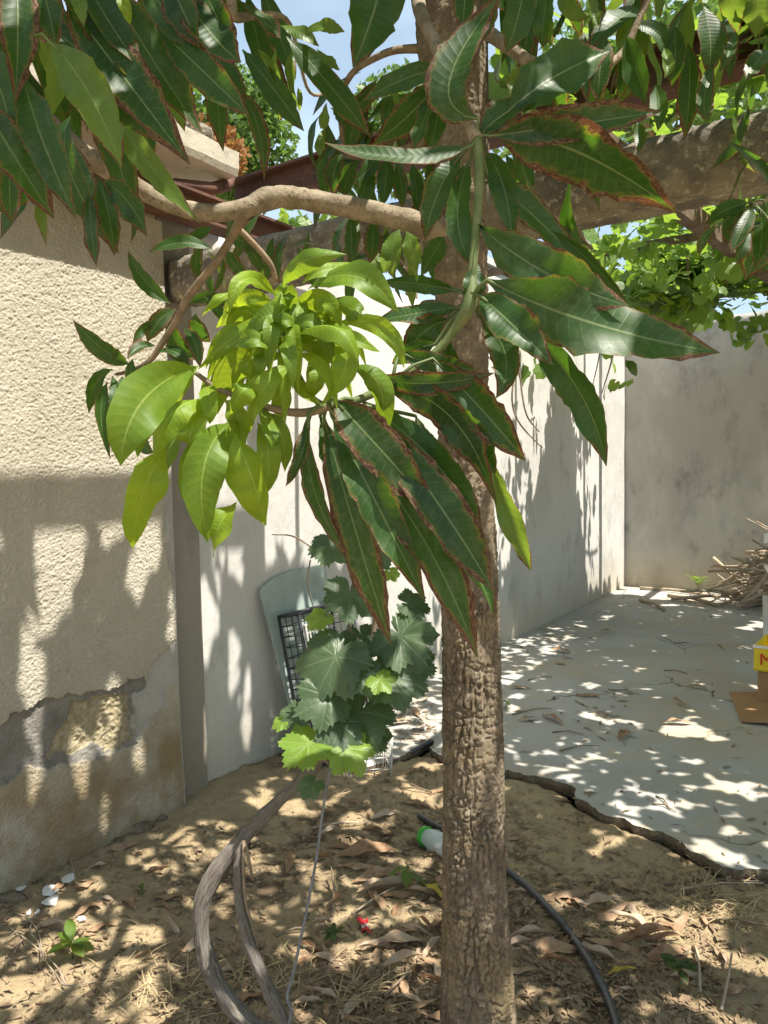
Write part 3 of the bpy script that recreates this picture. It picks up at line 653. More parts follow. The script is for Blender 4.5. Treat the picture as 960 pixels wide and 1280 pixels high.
C_ = [(428, 193, 418, 215, 418, 242, 24), (446, 203, 434, 222, 430, 247, 22), (463, 208, 456, 232, 448, 258, 26), (484, 198, 482, 226, 478, 258, 24), (495, 203, 502, 230, 503, 260, 20), (516, 205, 520, 234, 522, 267, 20), (440, 270, 439, 300, 442, 336, 18), (466, 275, 466, 300, 462, 330, 22), (485, 288, 482, 312, 483, 342, 18), (410, 190, 405, 222, 412, 250, 18), (535, 200, 540, 240, 536, 272, 22), (470, 190, 462, 210, 440, 230, 20), (450, 140, 440, 165, 438, 195, 24), (470, 100, 450, 130, 425, 150, 22), (490, 120, 486, 150, 490, 190, 22), (430, 100, 425, 130, 430, 160, 20), (515, 130, 505, 160, 500, 195, 20)]
for s in C_: hero(s, 1.95, M_LEAF, jit=.05, wave=.06)
hero((555, 296, 543, 315, 526, 345, 26), 1.06, M_LEAF); hero((500, 287, 490, 315, 492, 348, 27), 1.74, M_LEAFG); hero((508, 289, 516, 315, 519, 347, 24), 1.73, M_LEAFG); hero((492, 292, 484, 318, 480, 342, 18), 1.76, M_NEW)
D_ = [(609, 350, 740, 404, 900, 441, 90, 0), (598, 281, 684, 342, 786, 382, 66, .2), (600, 370, 638, 404, 691, 456, 56, -.1), (650, 405, 722, 486, 758, 583, 44, .5), (690, 288, 735, 325, 784, 378, 18, .6), (588, 380, 592, 356, 598, 328, 30), (572, 364, 525, 355, 476, 352, 24), (576, 384, 520, 392, 462, 403, 32), (598, 394, 632, 445, 620, 498, 38, .3), (560, 400, 530, 415, 506, 444, 38), (782, 450, 790, 460, 796, 470, 14), (560, 420, 560, 455, 575, 490, 34), (545, 430, 515, 440, 490, 455, 26)]
for i, s in enumerate(D_): hero(s, .955 if i in (0, 2) else .985 if i in (1, 5) else 1.02, M_LEAF, ND if i not in (4, 10) else None, prad=.003, nu=26, nv=8)
E_ = [(417, 499, 470, 556, 549, 644, 64, 0), (415, 520, 470, 628, 532, 752, 54, .15), (405, 522, 445, 665, 489, 807, 52, .2), (438, 555, 528, 672, 597, 823, 66, -.1), (468, 520, 555, 640, 615, 737, 64, 0), (450, 500, 545, 580, 602, 672, 48), (520, 620, 580, 690, 618, 772, 44), (520, 520, 535, 570, 562, 625, 34), (388, 518, 392, 610, 445, 712, 20, .8), (385, 518, 378, 565, 357, 608, 20, .5), (400, 520, 430, 600, 470, 690, 44)]
for i, s in enumerate(E_): hero(s, [.925, .945, .96, .955, .94, .985, .99, 1.0, .975, .93, 1.0][i], M_LEAF, NE, nu=24, jit=.012, prad=.0026)
F_ = [(456, 470, 536, 479, 618, 466, 26, .6), (475, 485, 562, 520, 621, 632, 44), (520, 480, 585, 540, 619, 592, 44), (541, 448, 602, 512, 657, 576, 58, .1), (500, 440, 545, 455, 600, 462, 30)]
for s in F_: hero(s, .97, M_LEAF, (490, 478, .955), nu=22)
hero((610, 570, 640, 648, 664, 714, 30, .5), .99, M_LEAFG)
G_ = [(354, 359, 376, 328, 433, 318, 32), (346, 371, 308, 349, 286, 393, 28), (340, 376, 305, 372, 284, 398, 22), (302, 362, 270, 374, 252, 396, 15), (385, 362, 444, 346, 498, 392, 48), (378, 354, 420, 336, 472, 346, 26), (350, 408, 305, 414, 247, 462, 38), (360, 430, 370, 396, 381, 370, 26), (346, 441, 315, 424, 280, 437, 28), (366, 420, 420, 410, 450, 464, 32), (418, 428, 432, 458, 400, 508, 42), (422, 404, 478, 410, 505, 460, 28), (436, 458, 476, 488, 470, 564, 38), (362, 458, 328, 488, 311, 542, 42), (358, 447, 296, 456, 272, 518, 46), (328, 478, 302, 490, 288, 518, 38),
      (245, 460, 178, 502, 151, 582, 62), (248, 458, 226, 480, 222, 518, 27), (262, 497, 214, 518, 192, 577, 36), (272, 505, 240, 535, 246, 564, 36), (288, 528, 254, 588, 260, 678, 54), (293, 540, 316, 600, 333, 657, 52), (295, 628, 272, 662, 268, 697, 36), (208, 562, 178, 618, 166, 685, 48), (410, 380, 435, 384, 452, 402, 30), (393, 386, 412, 388, 424, 404, 26), (330, 400, 300, 392, 270, 410, 24), (395, 400, 430, 425, 440, 470, 30), (345, 415, 330, 440, 322, 470, 30), (372, 470, 385, 490, 400, 502, 34), (310, 470, 290, 478, 262, 500, 34), (350, 470, 352, 500, 345, 530, 32), (320, 505, 335, 530, 340, 560, 26), (225, 470, 190, 490, 165, 530, 26), (280, 500, 300, 530, 296, 575, 34), (405, 420, 440, 425, 475, 440, 26), (365, 390, 340, 385, 318, 402, 24), (390, 440, 395, 470, 385, 500, 30), (255, 470, 262, 500, 262, 530, 28)]
for i, s in enumerate(G_): hero(s, .90+.045*(i > 23)+.02*((i*7) % 5)/5, M_NEW if i % 4 else M_NEWD, None, fold=.45 if i % 3 else -.3, wave=.13, tear=.02, jit=.05, tipd=-.015, bulge=.035, wf=1.02 if 15 < i < 24 else .86, cup=.25)
for s in [(300, 520, 282, 562, 276, 612, 36), (322, 528, 336, 575, 324, 622, 34), (238, 518, 214, 552, 204, 602, 30), (262, 538, 238, 585, 236, 632, 32), (205, 500, 182, 530, 172, 572, 28), (330, 515, 352, 545, 356, 590, 26)]: hero(s, .945, M_NEWD, None, fold=.4, wave=.12, tear=.03, bulge=.03, cup=.2)
rg = random.Random(4)
for i in range(30):
    an = 6.283*i/30*7+rg.uniform(-.25, .25); ring = i % 3; l_ = (58, 80, 102)[ring]*rg.uniform(.85, 1.15); dx, dy = math.cos(an)*l_, math.sin(an)*l_*.62
    bx_0, by_0 = 362+rg.gauss(0, 7)-6*ring, 418+rg.gauss(0, 9)+4*ring
    hero((bx_0, by_0, bx_0+dx*.62, by_0+dy*.55-16, bx_0+dx, by_0+dy+24+8*ring, rg.uniform(19, 27)), .905+.022*ring+.02*max(0, -math.sin(an)), M_NEW if i % 3 else M_NEWD, None, fold=.4, wave=.12, tear=.02, bulge=.03, cup=.2, jit=.03)
H_ = [(757, 44, 750, 85, 748, 127, 34), (782, 44, 796, 88, 808, 130, 30), (790, 31, 822, 44, 838, 84, 24), (842, 30, 844, 70, 840, 110, 28), (860, 55, 862, 110, 856, 174, 34), (880, 8, 888, 50, 885, 94, 36), (921, 38, 912, 65, 899, 90, 16), (892, 74, 880, 125, 887, 149, 22), (962, 62, 946, 78, 934, 102, 28), (798, 154, 800, 172, 797, 192, 16), (820, 105, 824, 135, 822, 164, 24), (940, 104, 940, 122, 937, 142, 9), (730, 40, 728, 80, 735, 130, 22), (705, 95, 700, 120, 708, 150, 24), (775, 60, 780, 95, 772, 125, 22)]
for s in H_: hero(s, 1.6, M_LEAF, jit=.08, wave=.06)
for s in [(940, -34, 948, 5, 944, 48, 42), (908, -44, 916, 0, 922, 42, 32), (830, 60, 834, 80, 830, 98, 18), (700, -20, 712, 10, 735, 22, 22), (745, -10, 740, 15, 752, 35, 18), (640, 85, 645, 100, 638, 125, 20)]: hero(s, 1.5, M_LEAFG)
I_ = [(936, 254, 908, 262, 881, 281, 24), (929, 258, 916, 280, 911, 304, 26), (941, 258, 928, 285, 914, 317, 24), (938, 288, 926, 308, 921, 332, 24), (963, 288, 948, 315, 931, 350, 30), (896, 284, 880, 298, 874, 320, 14), (964, 278, 930, 280, 905, 292, 14), (955, 250, 965, 290, 975, 330, 26), (950, 262, 952, 300, 944, 335, 24)]
for s in I_: hero(s, 1.66, M_LEAF, (940, 256, 1.67), wave=.05)

# ---- filler leaves: shared meshes, hanging from twigs; checked against the places the sun reaches in the photo
def gen_leaf(name, L_=1.0, w=.25, droop=.3, seed=0, nu=10, nv=4):
    V, Fc, uv = leaf_vf(Vector((0, 0, 0)), Vector((.52, 0, droop*.25)), Vector((1, 0, -droop*.25)), w, Vector((0, 0, 1)), nu, nv, .2, .09, seed, .05)
    me = bpy.data.meshes.new(name); me.from_pydata([tuple(p) for p in V], [], Fc); lay = me.uv_layers.new(name='UVMap')
    li = np.zeros(len(me.loops), dtype=np.int32); me.loops.foreach_get('vertex_index', li); lay.data.foreach_set('uv', np.asarray(uv, dtype=np.float32)[li].ravel())
    me.polygons.foreach_set('use_smooth', [True]*len(me.polygons)); return me, (V, Fc, uv)
GL = []
for i in range(6):
    me, vf = gen_leaf('mango_leaf_%d' % i, 1, .22+.03*(i % 3), .15+.1*(i % 4), 50+i); me.materials.append(M_LEAF if i < 4 else M_LEAFG); GL.append(me)
def orient(p, axis, nrm, L_):
    x = axis.normalized(); y = nrm.cross(x); y = y.normalized() if y.length > 1e-4 else x.orthogonal().normalized(); z = x.cross(y)
    return Matrix.Translation(p) @ Matrix((x, y, z)).transposed().to_4x4() @ Matrix.Scale(L_, 4)
TAN = math.tan(SUN_EL)
def wall_hit(p, dw=0.0):
    s, d = to_sd(p); t = (d-dw)/SUNV.dot(N)
    q = Vector(p)-SUNV*t; ss_, _ = to_sd(q); return ss_, q.z
FLUSH = [at(375, 430, .91), at(250, 520, .9), at(440, 400, .91), at(300, 600, .9), at(180, 560, .9), at(330, 360, .9)]
LITPT = [(f, .10) for f in FLUSH] + [(at(256, 1150, 1.9), .04), (at(262, 1095, 1.9), .03), (at(330, 1020, 1.9), .03), (at(298, 1110, 1.87), .03)] + [(at(760, 400, .95), .03), (at(470, 265, 1.75), .07), (at(330, 250, 1.67), .09), (at(230, 262, 1.62), .08), (at(600, 900, 1.78), .03), (at(605, 560, 1.79), .05)]
def blocks(p, r=.08):
    ss_, z = wall_hit(p)
    if -1.3 < ss_ < .1 and 1.40 < z < 2.55: return True
    ss_, z = wall_hit(p, LW)
    if .0 < ss_ < 3.0 and z > 1.12: return True
    if 3.0 <= ss_ < 7 and z > .9: return True
    for c, rr in LITPT:
        v = Vector(p)-c; t = v.dot(SUNV)
        if t > .03 and (v-SUNV*t).length < rr+r*.6: return True
    return False
def filler(n, box_px, dep, Lr, bias, seed, young=.15, maxtry=20000):
    r = random.Random(seed); k = 0; x0, y0, x1, y1 = box_px
    while k < n and maxtry > 0:
        maxtry -= 1
        p = at(r.uniform(x0, x1), r.uniform(y0, y1), r.uniform(*dep))
        ax = Vector((r.gauss(bias[0], .45), r.gauss(bias[1], .5), bias[2]+r.gauss(0, .35))).normalized(); L_ = r.uniform(*Lr)
        if blocks(p+ax*L_*.5): continue
        nrm = Vector((r.gauss(0, .7), r.gauss(-.4, .7), r.gauss(.8, .5))).normalized()
        inst('leaf', GL[4+r.randrange(2)] if r.random() < young else GL[r.randrange(4)], orient(p, ax, nrm, L_), mango); k += 1
filler(38, (-30, -60, 330, 70), (1.35, 2.1), (.2, .29), (.35, 0, -1), 1)
filler(48, (620, -60, 970, 55), (1.7, 2.6), (.17, .25), (0, 0, -1), 2, .45)
filler(40, (405, 85, 560, 240), (1.95, 2.4), (.14, .2), (-.2, 0, -1), 3, .2)
filler(22, (225, 262, 450, 318), (2.15, 2.7), (.12, .18), (-.1, 0, -1), 8, .3)
filler(16, (420, 250, 545, 330), (2.0, 2.4), (.12, .17), (-.1, 0, -1), 6, .3)
filler(14, (610, 90, 720, 300), (1.3, 2.0), (.15, .22), (.3, 0, -1), 7, .2)
filler(10, (-10, 60, 120, 200), (1.3, 1.7), (.2, .26), (.3, 0, -1), 4)
filler(10, (900, 60, 970, 250), (1.75, 2.2), (.16, .22), (0, 0, -1), 5, .3)

def sun_gap(s, d, z, wall):
    """gaps in the crown, seen along the sun: where light reaches the wall and the soil"""
    if wall:
        if z > 1.36: return True
        t = .25 if s < 0 else .24
        return nz3(s, 3, z*.30, 11)+.35*nz3(s, 7, z*.3, 26) > t - .16*smooth(.9, 1.36, z) + .08*smooth(.45, .1, z)
    return False
def shade_at(p):
    s_, z = wall_hit(p, 0 if wall_hit(p)[0] < 0 else LW)
    if z > 0: return sun_gap(s_, 0, z, True)
    g_ = p - SUNV*((p.z+.05)/SUNV.z); a_, b_ = to_sd(g_); return sun_gap(a_, b_, 0, False)
def canopy(n, seed):
    """the part of the crown above the picture, one mass"""
    r = random.Random(seed); V, Fc, uv = [], [], []; src = [gen_leaf('tmp%d' % i, 1, .26, .3, 80+i, 6, 2) for i in range(4)]; k = 0; tries = 0
    while k < n and tries < n*60:
        tries += 1
        if r.random() < .85: q = sd(r.uniform(-1.5, 1.6), 0, r.uniform(0, 1.36))
        else: q = Vector((r.uniform(-1.5, .7), r.uniform(1.0, 4.0), -.05))
        zl = r.uniform(2.4, 3.9) if q.z > -.01 else r.uniform(2.3, 3.1); c = q + SUNV*((zl-q.z)/SUNV.z)
        if (Vector((c.x, c.y, 0))-Vector((.8, 1.9, 0))).length > 2.2: continue
        an = r.uniform(0, 6.28); ax = Vector((math.cos(an), math.sin(an), r.uniform(-1.1, .1))); L_ = r.uniform(.15, .25)
        m = orient(c, ax, Vector((r.gauss(0, .3), r.gauss(0, .3), 1)).normalized(), L_); ok = (c-EYE).length > .75 and to_sd(c)[1] > .25
        for u in (0, .25, .5, .75, 1):
            if not ok: break
            for v_ in (-.1, .1):
                p = m @ Vector((u, v_*math.sin(math.pi*u), 0)); x, y, zc = proj(p)
                if (zc > 0 and y > -14 and -25 < x < 985) or shade_at(p) or blocks(p, .03): ok = False; break
        if not ok: continue
        sv, sf, su = src[r.randrange(4)][1]; k0 = len(V); V += [m @ p for p in sv]; uv += su; Fc += [tuple(i+k0 for i in f) for f in sf]; k += 1
    o = mesh_obj('foliage', (V, Fc), M_LEAF, mango, uv=uv); o['kind'] = 'stuff'
canopy(3700, 11)

# ================================================================== GRAPE LEAVES
def grape_outline(n_ser=1, seed=0, detail=True):
    """polar outline round the petiole; the tip points along +Y, width about 1"""
    lob = [(0, .80), (12, .74), (26, .60), (40, .72), (50, .76), (62, .70), (78, .56), (92, .64), (106, .66), (135, .56), (160, .46), (172, .34), (180, .06)]
    pts = []
    rn = random.Random(seed)
    angs = np.arange(0, 181, 5 if detail else 20)
    half = []
    for a in angs:
        r = float(np.interp(a, [q[0] for q in lob], [q[1] for q in lob]))
        if detail: r *= (1.035 if (int(a)//5) % 2 == 0 else .945)
        half.append((a, r))
    right = [(a, r*(1+rn.uniform(-.06, .06))) for a, r in half]; left = [(-a, r*(1+rn.uniform(-.06, .06))) for a, r in half[1:-1]][::-1]
    return [(math.sin(math.radians(a))*r, math.cos(math.radians(a))*r) for a, r in right+left]
def grape_vf(seed=0, detail=True, curl=.12):
    o = grape_outline(1, seed, detail); V = [(0, 0, .0)]; rings = (.35, .7, 1.0) if detail else (1.0,); n = len(o); rn = random.Random(seed+5); a1, a2 = rn.uniform(0, 6), rn.uniform(0, 6)
    uv = [(0, 0)]
    for rr in rings:
        for x, y in o:
            X, Y = x*rr, y*rr; an = math.atan2(X, Y); r = math.hypot(X, Y)
            z = -curl*r*r*1.5 + .05*math.sin(an*5+a1)*r + .10*curl*math.sin(an*2+a2) + .16*abs(X)*rn.uniform(.9, 1.1) + .05*noise.noise(Vector((X*5+seed, Y*5, 0)))
            V.append((X, Y, z)); uv.append((X, Y))
    Fc = [(0, 1+(i+1) % n, 1+i) for i in range(n)]
    for k in range(len(rings)-1): Fc += [(1+k*n+i, 1+k*n+(i+1) % n, 1+(k+1)*n+(i+1) % n, 1+(k+1)*n+i) for i in range(n)]
    return V, Fc, uv
def grape_mesh(name, seed, material, detail=True, curl=.15):
    V, Fc, uv = grape_vf(seed, detail, curl); me = bpy.data.meshes.new(name); me.from_pydata(V, [], Fc); lay = me.uv_layers.new(name='UVMap')
    li = np.zeros(len(me.loops), dtype=np.int32); me.loops.foreach_get('vertex_index', li); lay.data.foreach_set('uv', np.asarray(uv, dtype=np.float32)[li].ravel())
    me.polygons.foreach_set('use_smooth', [True]*len(me.polygons)); me.materials.append(material); return me

# ---- pergola vine over the slab
vine = tag(empty('pergola_vine', sd(4, 3, 2.6)), 'grape vine spread over the pergola with its leaves lit from above', 'vine')
VM = [grape_mesh('vine_leaf_%d' % i, 30+i, M_VINE, True, .1+.05*i) for i in range(4)]
VL = [grape_vf(60+i, False, .1+.06*i) for i in range(5)]
def tri_bound(s):                       # how high the vine's shadow climbs the long wall
    if s < 3.3: return .15
    return float(np.interp(s, [3.3, 3.7, 4.1, 4.45, 4.7, 4.95, 5.2, 5.35, 5.5], [.5, .75, 1.0, 1.7, 2.35, 1.9, 1.1, .3, .02]))
def hang_ok(p):
    ss_, z = wall_hit(p, LW)
    if ss_ < 7 and z > 0: return z < tri_bound(ss_)*(.8+.4*random.random())
    gp = p - SUNV*(p.z/SUNV.z); s2, d2 = to_sd(gp)
    return s2 < 6.1 + .15*nz3(d2, 0, 0, 3)
r = random.Random(21); cand = []
tries = 0
while len(cand) < 7700 and tries < 110000:
    tries += 1
    s, d = r.uniform(.35, 6.75), r.uniform(.0, 5.6)
    z = railz(s)+.12+r.gauss(.05, .09)
    if d < 1.2: z += r.uniform(-.35, .15)*(1-d/1.2)
    if s < 1.0: z += .15
    if s < .8 and d < 1.3: continue
    if s < 1.7 and r.random() < .6: continue
    p = sd(s, d, z)
    if nz3(s, d, 3, 2.6)+.55*nz3(s, d, 8, 7) < -.36: continue
    if not hang_ok(p): continue
    x, y, zc = proj(p)
    if x < 640 and y > 60 and d < 1.0 and s > 1.2 and r.random() < .5: continue
    cand.append((p, d))
# a tongue of vine reaching towards the wall, which throws the tall pointed shadow
k = 0
while k < 1000:
    s, z = r.uniform(3.35, 5.5), r.uniform(.05, 2.4)
    if z > tri_bound(s)*r.uniform(.75, 1.0) : continue
    q = sd(s, LW, z) + SUNV*((railz(s)+r.uniform(-.1, .35)-z)/SUNV.z)
    cand.append((q, .5)); k += 1
# hanging fringe and sprays in view
for x, y, dep, n in [(735, 300, 4.6, 16), (752, 322, 4.8, 18), (725, 335, 5.0, 14), (770, 300, 4.5, 18), (750, 350, 5.6, 16), (800, 310, 4.6, 16), (790, 360, 5.8, 18), (365, 278, 4.2, 10), (395, 268, 4.4, 10), (425, 262, 4.4, 8), (900, 395, 7.2, 8), (935, 420, 7.0, 7), (800, 410, 7.5, 10), (760, 440, 7.2, 4), (768, 470, 7.2, 3), (745, 380, 6.0, 14), (840, 395, 7.3, 12), (955, 400, 6.8, 8), (880, 350, 5.2, 20), (850, 380, 6.2, 20), (780, 380, 6.6, 18), (820, 340, 5.0, 20), (905, 330, 4.6, 14), (690, 440, 6.5, 5), (668, 455, 6.3, 3), (420, 215, 4.6, 8), (405, 235, 4.5, 8), (350, 285, 4.3, 5), (435, 200, 4.8, 8)]:
    for i in range(n): cand.append((at(x+r.gauss(0, 13), y+r.gauss(0, 11), dep+r.gauss(0, .15)), .1))
def vis_key(c):
    x, y, zc = proj(c[0]); 
    if not (630 < x < 965 and 100 < y < 480) and not (x < 630 and 150 < y < 300): return 99
    return zc
cand.sort(key=vis_key)
SV, SF, SU = [], [], []
for i, (p, d) in enumerate(cand):
    sz = r.uniform(.05, .085) if i < 900 else r.uniform(.085, .135); hang = d < .4
    yax = Vector((r.gauss(0, .6), r.gauss(0, .6), -1.0 if hang else r.gauss(-.25, .4))); nrm = Vector((r.gauss(0, .45), r.gauss(-.1, .45), .25 if hang else 1.0)).normalized()
    yv = (yax-nrm*yax.dot(nrm)).normalized(); xv = yv.cross(nrm)
    m = Matrix.Translation(p) @ Matrix((xv, yv, nrm)).transposed().to_4x4() @ Matrix.Scale(sz, 4)
    if i < 300: inst('leaf', VM[r.randrange(4)], m, vine)
    else:
        sv, sf, su = VL[r.randrange(5)]; k0 = len(SV); SV += [m @ Vector(q) for q in sv]; SU += su; SF += [tuple(a+k0 for a in f) for f in sf]
o = mesh_obj('foliage', (SV, SF), M_VINE, vine, uv=SU); o['kind'] = 'stuff'
for i in range(26):
    s, d = r.uniform(.6, 6), r.uniform(.7, 4.5); a = r.uniform(-.6, .6); L_ = r.uniform(.8, 1.6)
    path = [sd(s+L_*t*math.cos(a), d+L_*t*math.sin(a), railz(s+L_*t*math.cos(a))+.05+.05*math.sin(7*t+i)) for t in np.linspace(-.5, .5, 9)]
    mesh_obj('stem', tube(path, [r.uniform(.005, .012)]*9, 6), M_TWIG, vine)
mesh_obj('trunk', tube([sd(3.9, 5.85, -.05), sd(3.86, 5.8, .8), sd(3.95, 5.78, 1.6), sd(3.9, 5.7, 2.4), sd(3.7, 5.4, 2.85), sd(3.4, 4.6, 2.9), sd(3.2, 3.6, 2.9)], [.05, .045, .04, .035, .03, .025, .02], 10, .2), M_TWIG, vine)
for pts_ in [[(770, 430, 7.1, 1.2), (762, 460, 7.1, 1), (752, 492, 7.1, .6)], [(645, 455, 5.2, 1.3), (640, 500, 5.2, 1.2), (650, 530, 5.2, 1.1), (678, 560, 5.2, .8)], [(648, 455, 5.2, 1.2), (657, 515, 5.2, 1.1), (674, 540, 5.2, .8)], [(756, 400, 7, 1), (748, 450, 7, .8), (735, 505, 7, .5)]]:
    mesh_obj('tendril', px_tube(pts_, 16, 5), M_TWIG, vine)

# ---- near grape vine with the looping trunk
gv = tag(empty('grape_vine', on_ground(340, 1300, -.05)), 'grape vine with shaggy looping trunk and broad leaves beside the mango trunk', 'vine')
def vtrunk(pts_, n, seed):
    S = spline(pts_, n); sides = 40; path = [at(*q[:3]) for q in S]; V = []; uv = []; ph = seed
    for i, (t, a, b) in enumerate(frames(path)):
        r_ = S[i][3]*S[i][2]/FPX*(1+.22*noise.noise(Vector((i*.09, seed*3.3, 0))))
        for k in range(sides):
            an = 2*math.pi*k/sides; an2 = an+i*.02
            rr = r_*(1+.17*noise.noise(Vector((math.cos(an2)*2.6+ph, math.sin(an2)*2.6, i*.035)))+.16*noise.noise(Vector((math.cos(an2)*6+ph, math.sin(an2)*6, i*.03)))+.12*noise.noise(Vector((math.cos(an2)*14+ph, math.sin(an2)*14, i*.06))))
            V.append(path[i]+(a*math.cos(an)+b*math.sin(an))*rr); uv.append((i*.03, k/sides*2 if k <= sides/2 else (sides-k)/sides*2))
    Fc = [(i*sides+k, i*sides+(k+1) % sides, (i+1)*sides+(k+1) % sides, (i+1)*sides+k) for i in range(n-1) for k in range(sides)]
    return (V, Fc), uv
vf, uv = vtrunk([(385, 1345, 1.80, 12.1), (360, 1300, 1.84, 12.1), (318, 1283, 1.87, 10.9), (280, 1245, 1.89, 10.2), (258, 1195, 1.90, 10.2), (252, 1140, 1.90, 9.7), (268, 1095, 1.90, 9.7), (298, 1055, 1.90, 8.7), (330, 1020, 1.90, 8.5), (360, 990, 1.90, 7.2), (390, 962, 1.90, 6.0), (410, 930, 1.90, 4.9)], 150, 1)
mesh_obj('trunk', vf, M_VBARK, gv, uv=uv)
vf, uv = vtrunk([(375, 1330, 1.82, 10.2), (350, 1270, 1.83, 9.1), (330, 1222, 1.84, 8.1), (310, 1175, 1.85, 7.2), (300, 1130, 1.86, 6.4), (298, 1090, 1.87, 5.7), (302, 1060, 1.88, 5.5), (318, 1034, 1.89, 4.9), (345, 1005, 1.89, 3.6)], 120, 7)
mesh_obj('trunk', vf, M_VBARK, gv, uv=uv)
for pts_ in [[(400, 945, 1.9, 7), (418, 905, 1.9, 6), (440, 868, 1.9, 5), (458, 825, 1.9, 4.5), (468, 785, 1.9, 4), (474, 740, 1.9, 3), (470, 700, 1.9, 2)], [(440, 868, 1.9, 4), (480, 860, 1.9, 3), (508, 885, 1.92, 3)], [(458, 822, 1.9, 2.5), (440, 790, 1.9, 2), (425, 760, 1.9, 2)], [(415, 912, 1.9, 3), (390, 900, 1.88, 2.5), (365, 905, 1.87, 2)],
             [(400, 945, 1.88, 3), (415, 955, 1.86, 2.5), (430, 948, 1.84, 2)], [(468, 785, 1.9, 2), (490, 790, 1.9, 2), (508, 805, 1.88, 1.6)], [(410, 700, 1.95, 1.2), (370, 672, 1.95, 1), (340, 668, 1.95, .8)], [(388, 700, 1.95, 1), (384, 730, 1.95, .8), (392, 760, 1.95, .6)], [(316, 1100, 1.86, 2), (305, 1050, 1.87, 2), (306, 1120, 1.85, 2), (318, 1165, 1.85, 1.6), (322, 1190, 1.85, 1)]]:
    mesh_obj('stem', px_tube(pts_, 20, 7, .1), M_TWIG, gv)
GM = [grape_mesh('grape_leaf_%d' % i, 90+i, M_GRAPE, True, .12+.05*(i % 4)) for i in range(5)]; GY = [grape_mesh('grape_young_%d' % i, 97+i, M_GRAPEY, True, .16) for i in range(3)]
r = random.Random(33)
for i, (x, y, w, ang, y_, dep) in enumerate([(420, 820, 92, 196, 0, 1.80), (437, 742, 66, 190, 0, 1.86), (500, 795, 80, 150, 0, 1.84), (488, 845, 78, 120, 0, 1.80), (450, 890, 88, 185, 0, 1.82), (410, 872, 70, 235, 0, 1.78), (386, 930, 64, 205, 1, 1.74), (432, 935, 62, 165, 1, 1.74), (424, 905, 60, 170, 0, 1.77), (474, 850, 36, 160, 1, 1.74),
        (402, 772, 36, 215, 1, 1.86), (452, 795, 52, 170, 0, 1.9), (372, 893, 40, 230, 0, 1.8), (512, 755, 46, 110, 0, 1.9), (414, 682, 52, 200, 0, 1.95), (390, 980, 34, 190, 0, 1.78), (354, 902, 26, 240, 1, 1.8), (452, 842, 50, 170, 0, 1.77), (488, 716, 22, 170, 1, 1.9), (520, 830, 44, 110, 0, 1.86), (478, 690, 40, 160, 0, 1.95), (430, 850, 54, 215, 0, 1.9), (465, 920, 44, 150, 0, 1.88),
        (632, 575, 22, 160, 1, 1.98), (642, 568, 18, 120, 1, 1.98), (770, 470, 18, 170, 1, 7)][:23]):
    c = at(x, y, dep); an = rad(ang+r.uniform(-12, 12)); img = RT*math.sin(an)+UP*math.cos(an)          # direction of the leaf tip in the picture plane
    nrm = ((EYE-c).normalized()*.85 + Vector((0, 0, .75)) + Vector((r.gauss(0, .25), 0, r.gauss(0, .2)))).normalized()
    yv = (img-nrm*img.dot(nrm)).normalized(); xv = yv.cross(nrm); sz = w*dep/FPX*.80
    inst('leaf', (GY if y_ else GM)[r.randrange(3 if y_ else 5)], Matrix.Translation(c) @ Matrix((xv, yv, nrm)).transposed().to_4x4() @ Matrix.Scale(sz, 4), gv)
tag(mesh_obj('cord', px_tube([(414, 955, 1.87, 1.7), (404, 1010, 1.86, 1.8), (396, 1070, 1.85, 1.8), (383, 1140, 1.84, 1.9), (368, 1210, 1.83, 2), (359, 1245, 1.82, 2.1), (364, 1262, 1.82, 2.1), (360, 1285, 1.82, 2.1), (350, 1310, 1.83, 2.1)], 50, 7), M_CORD), 'thin grey cord stretched from the vine leaves down to the looping trunk', 'cord')

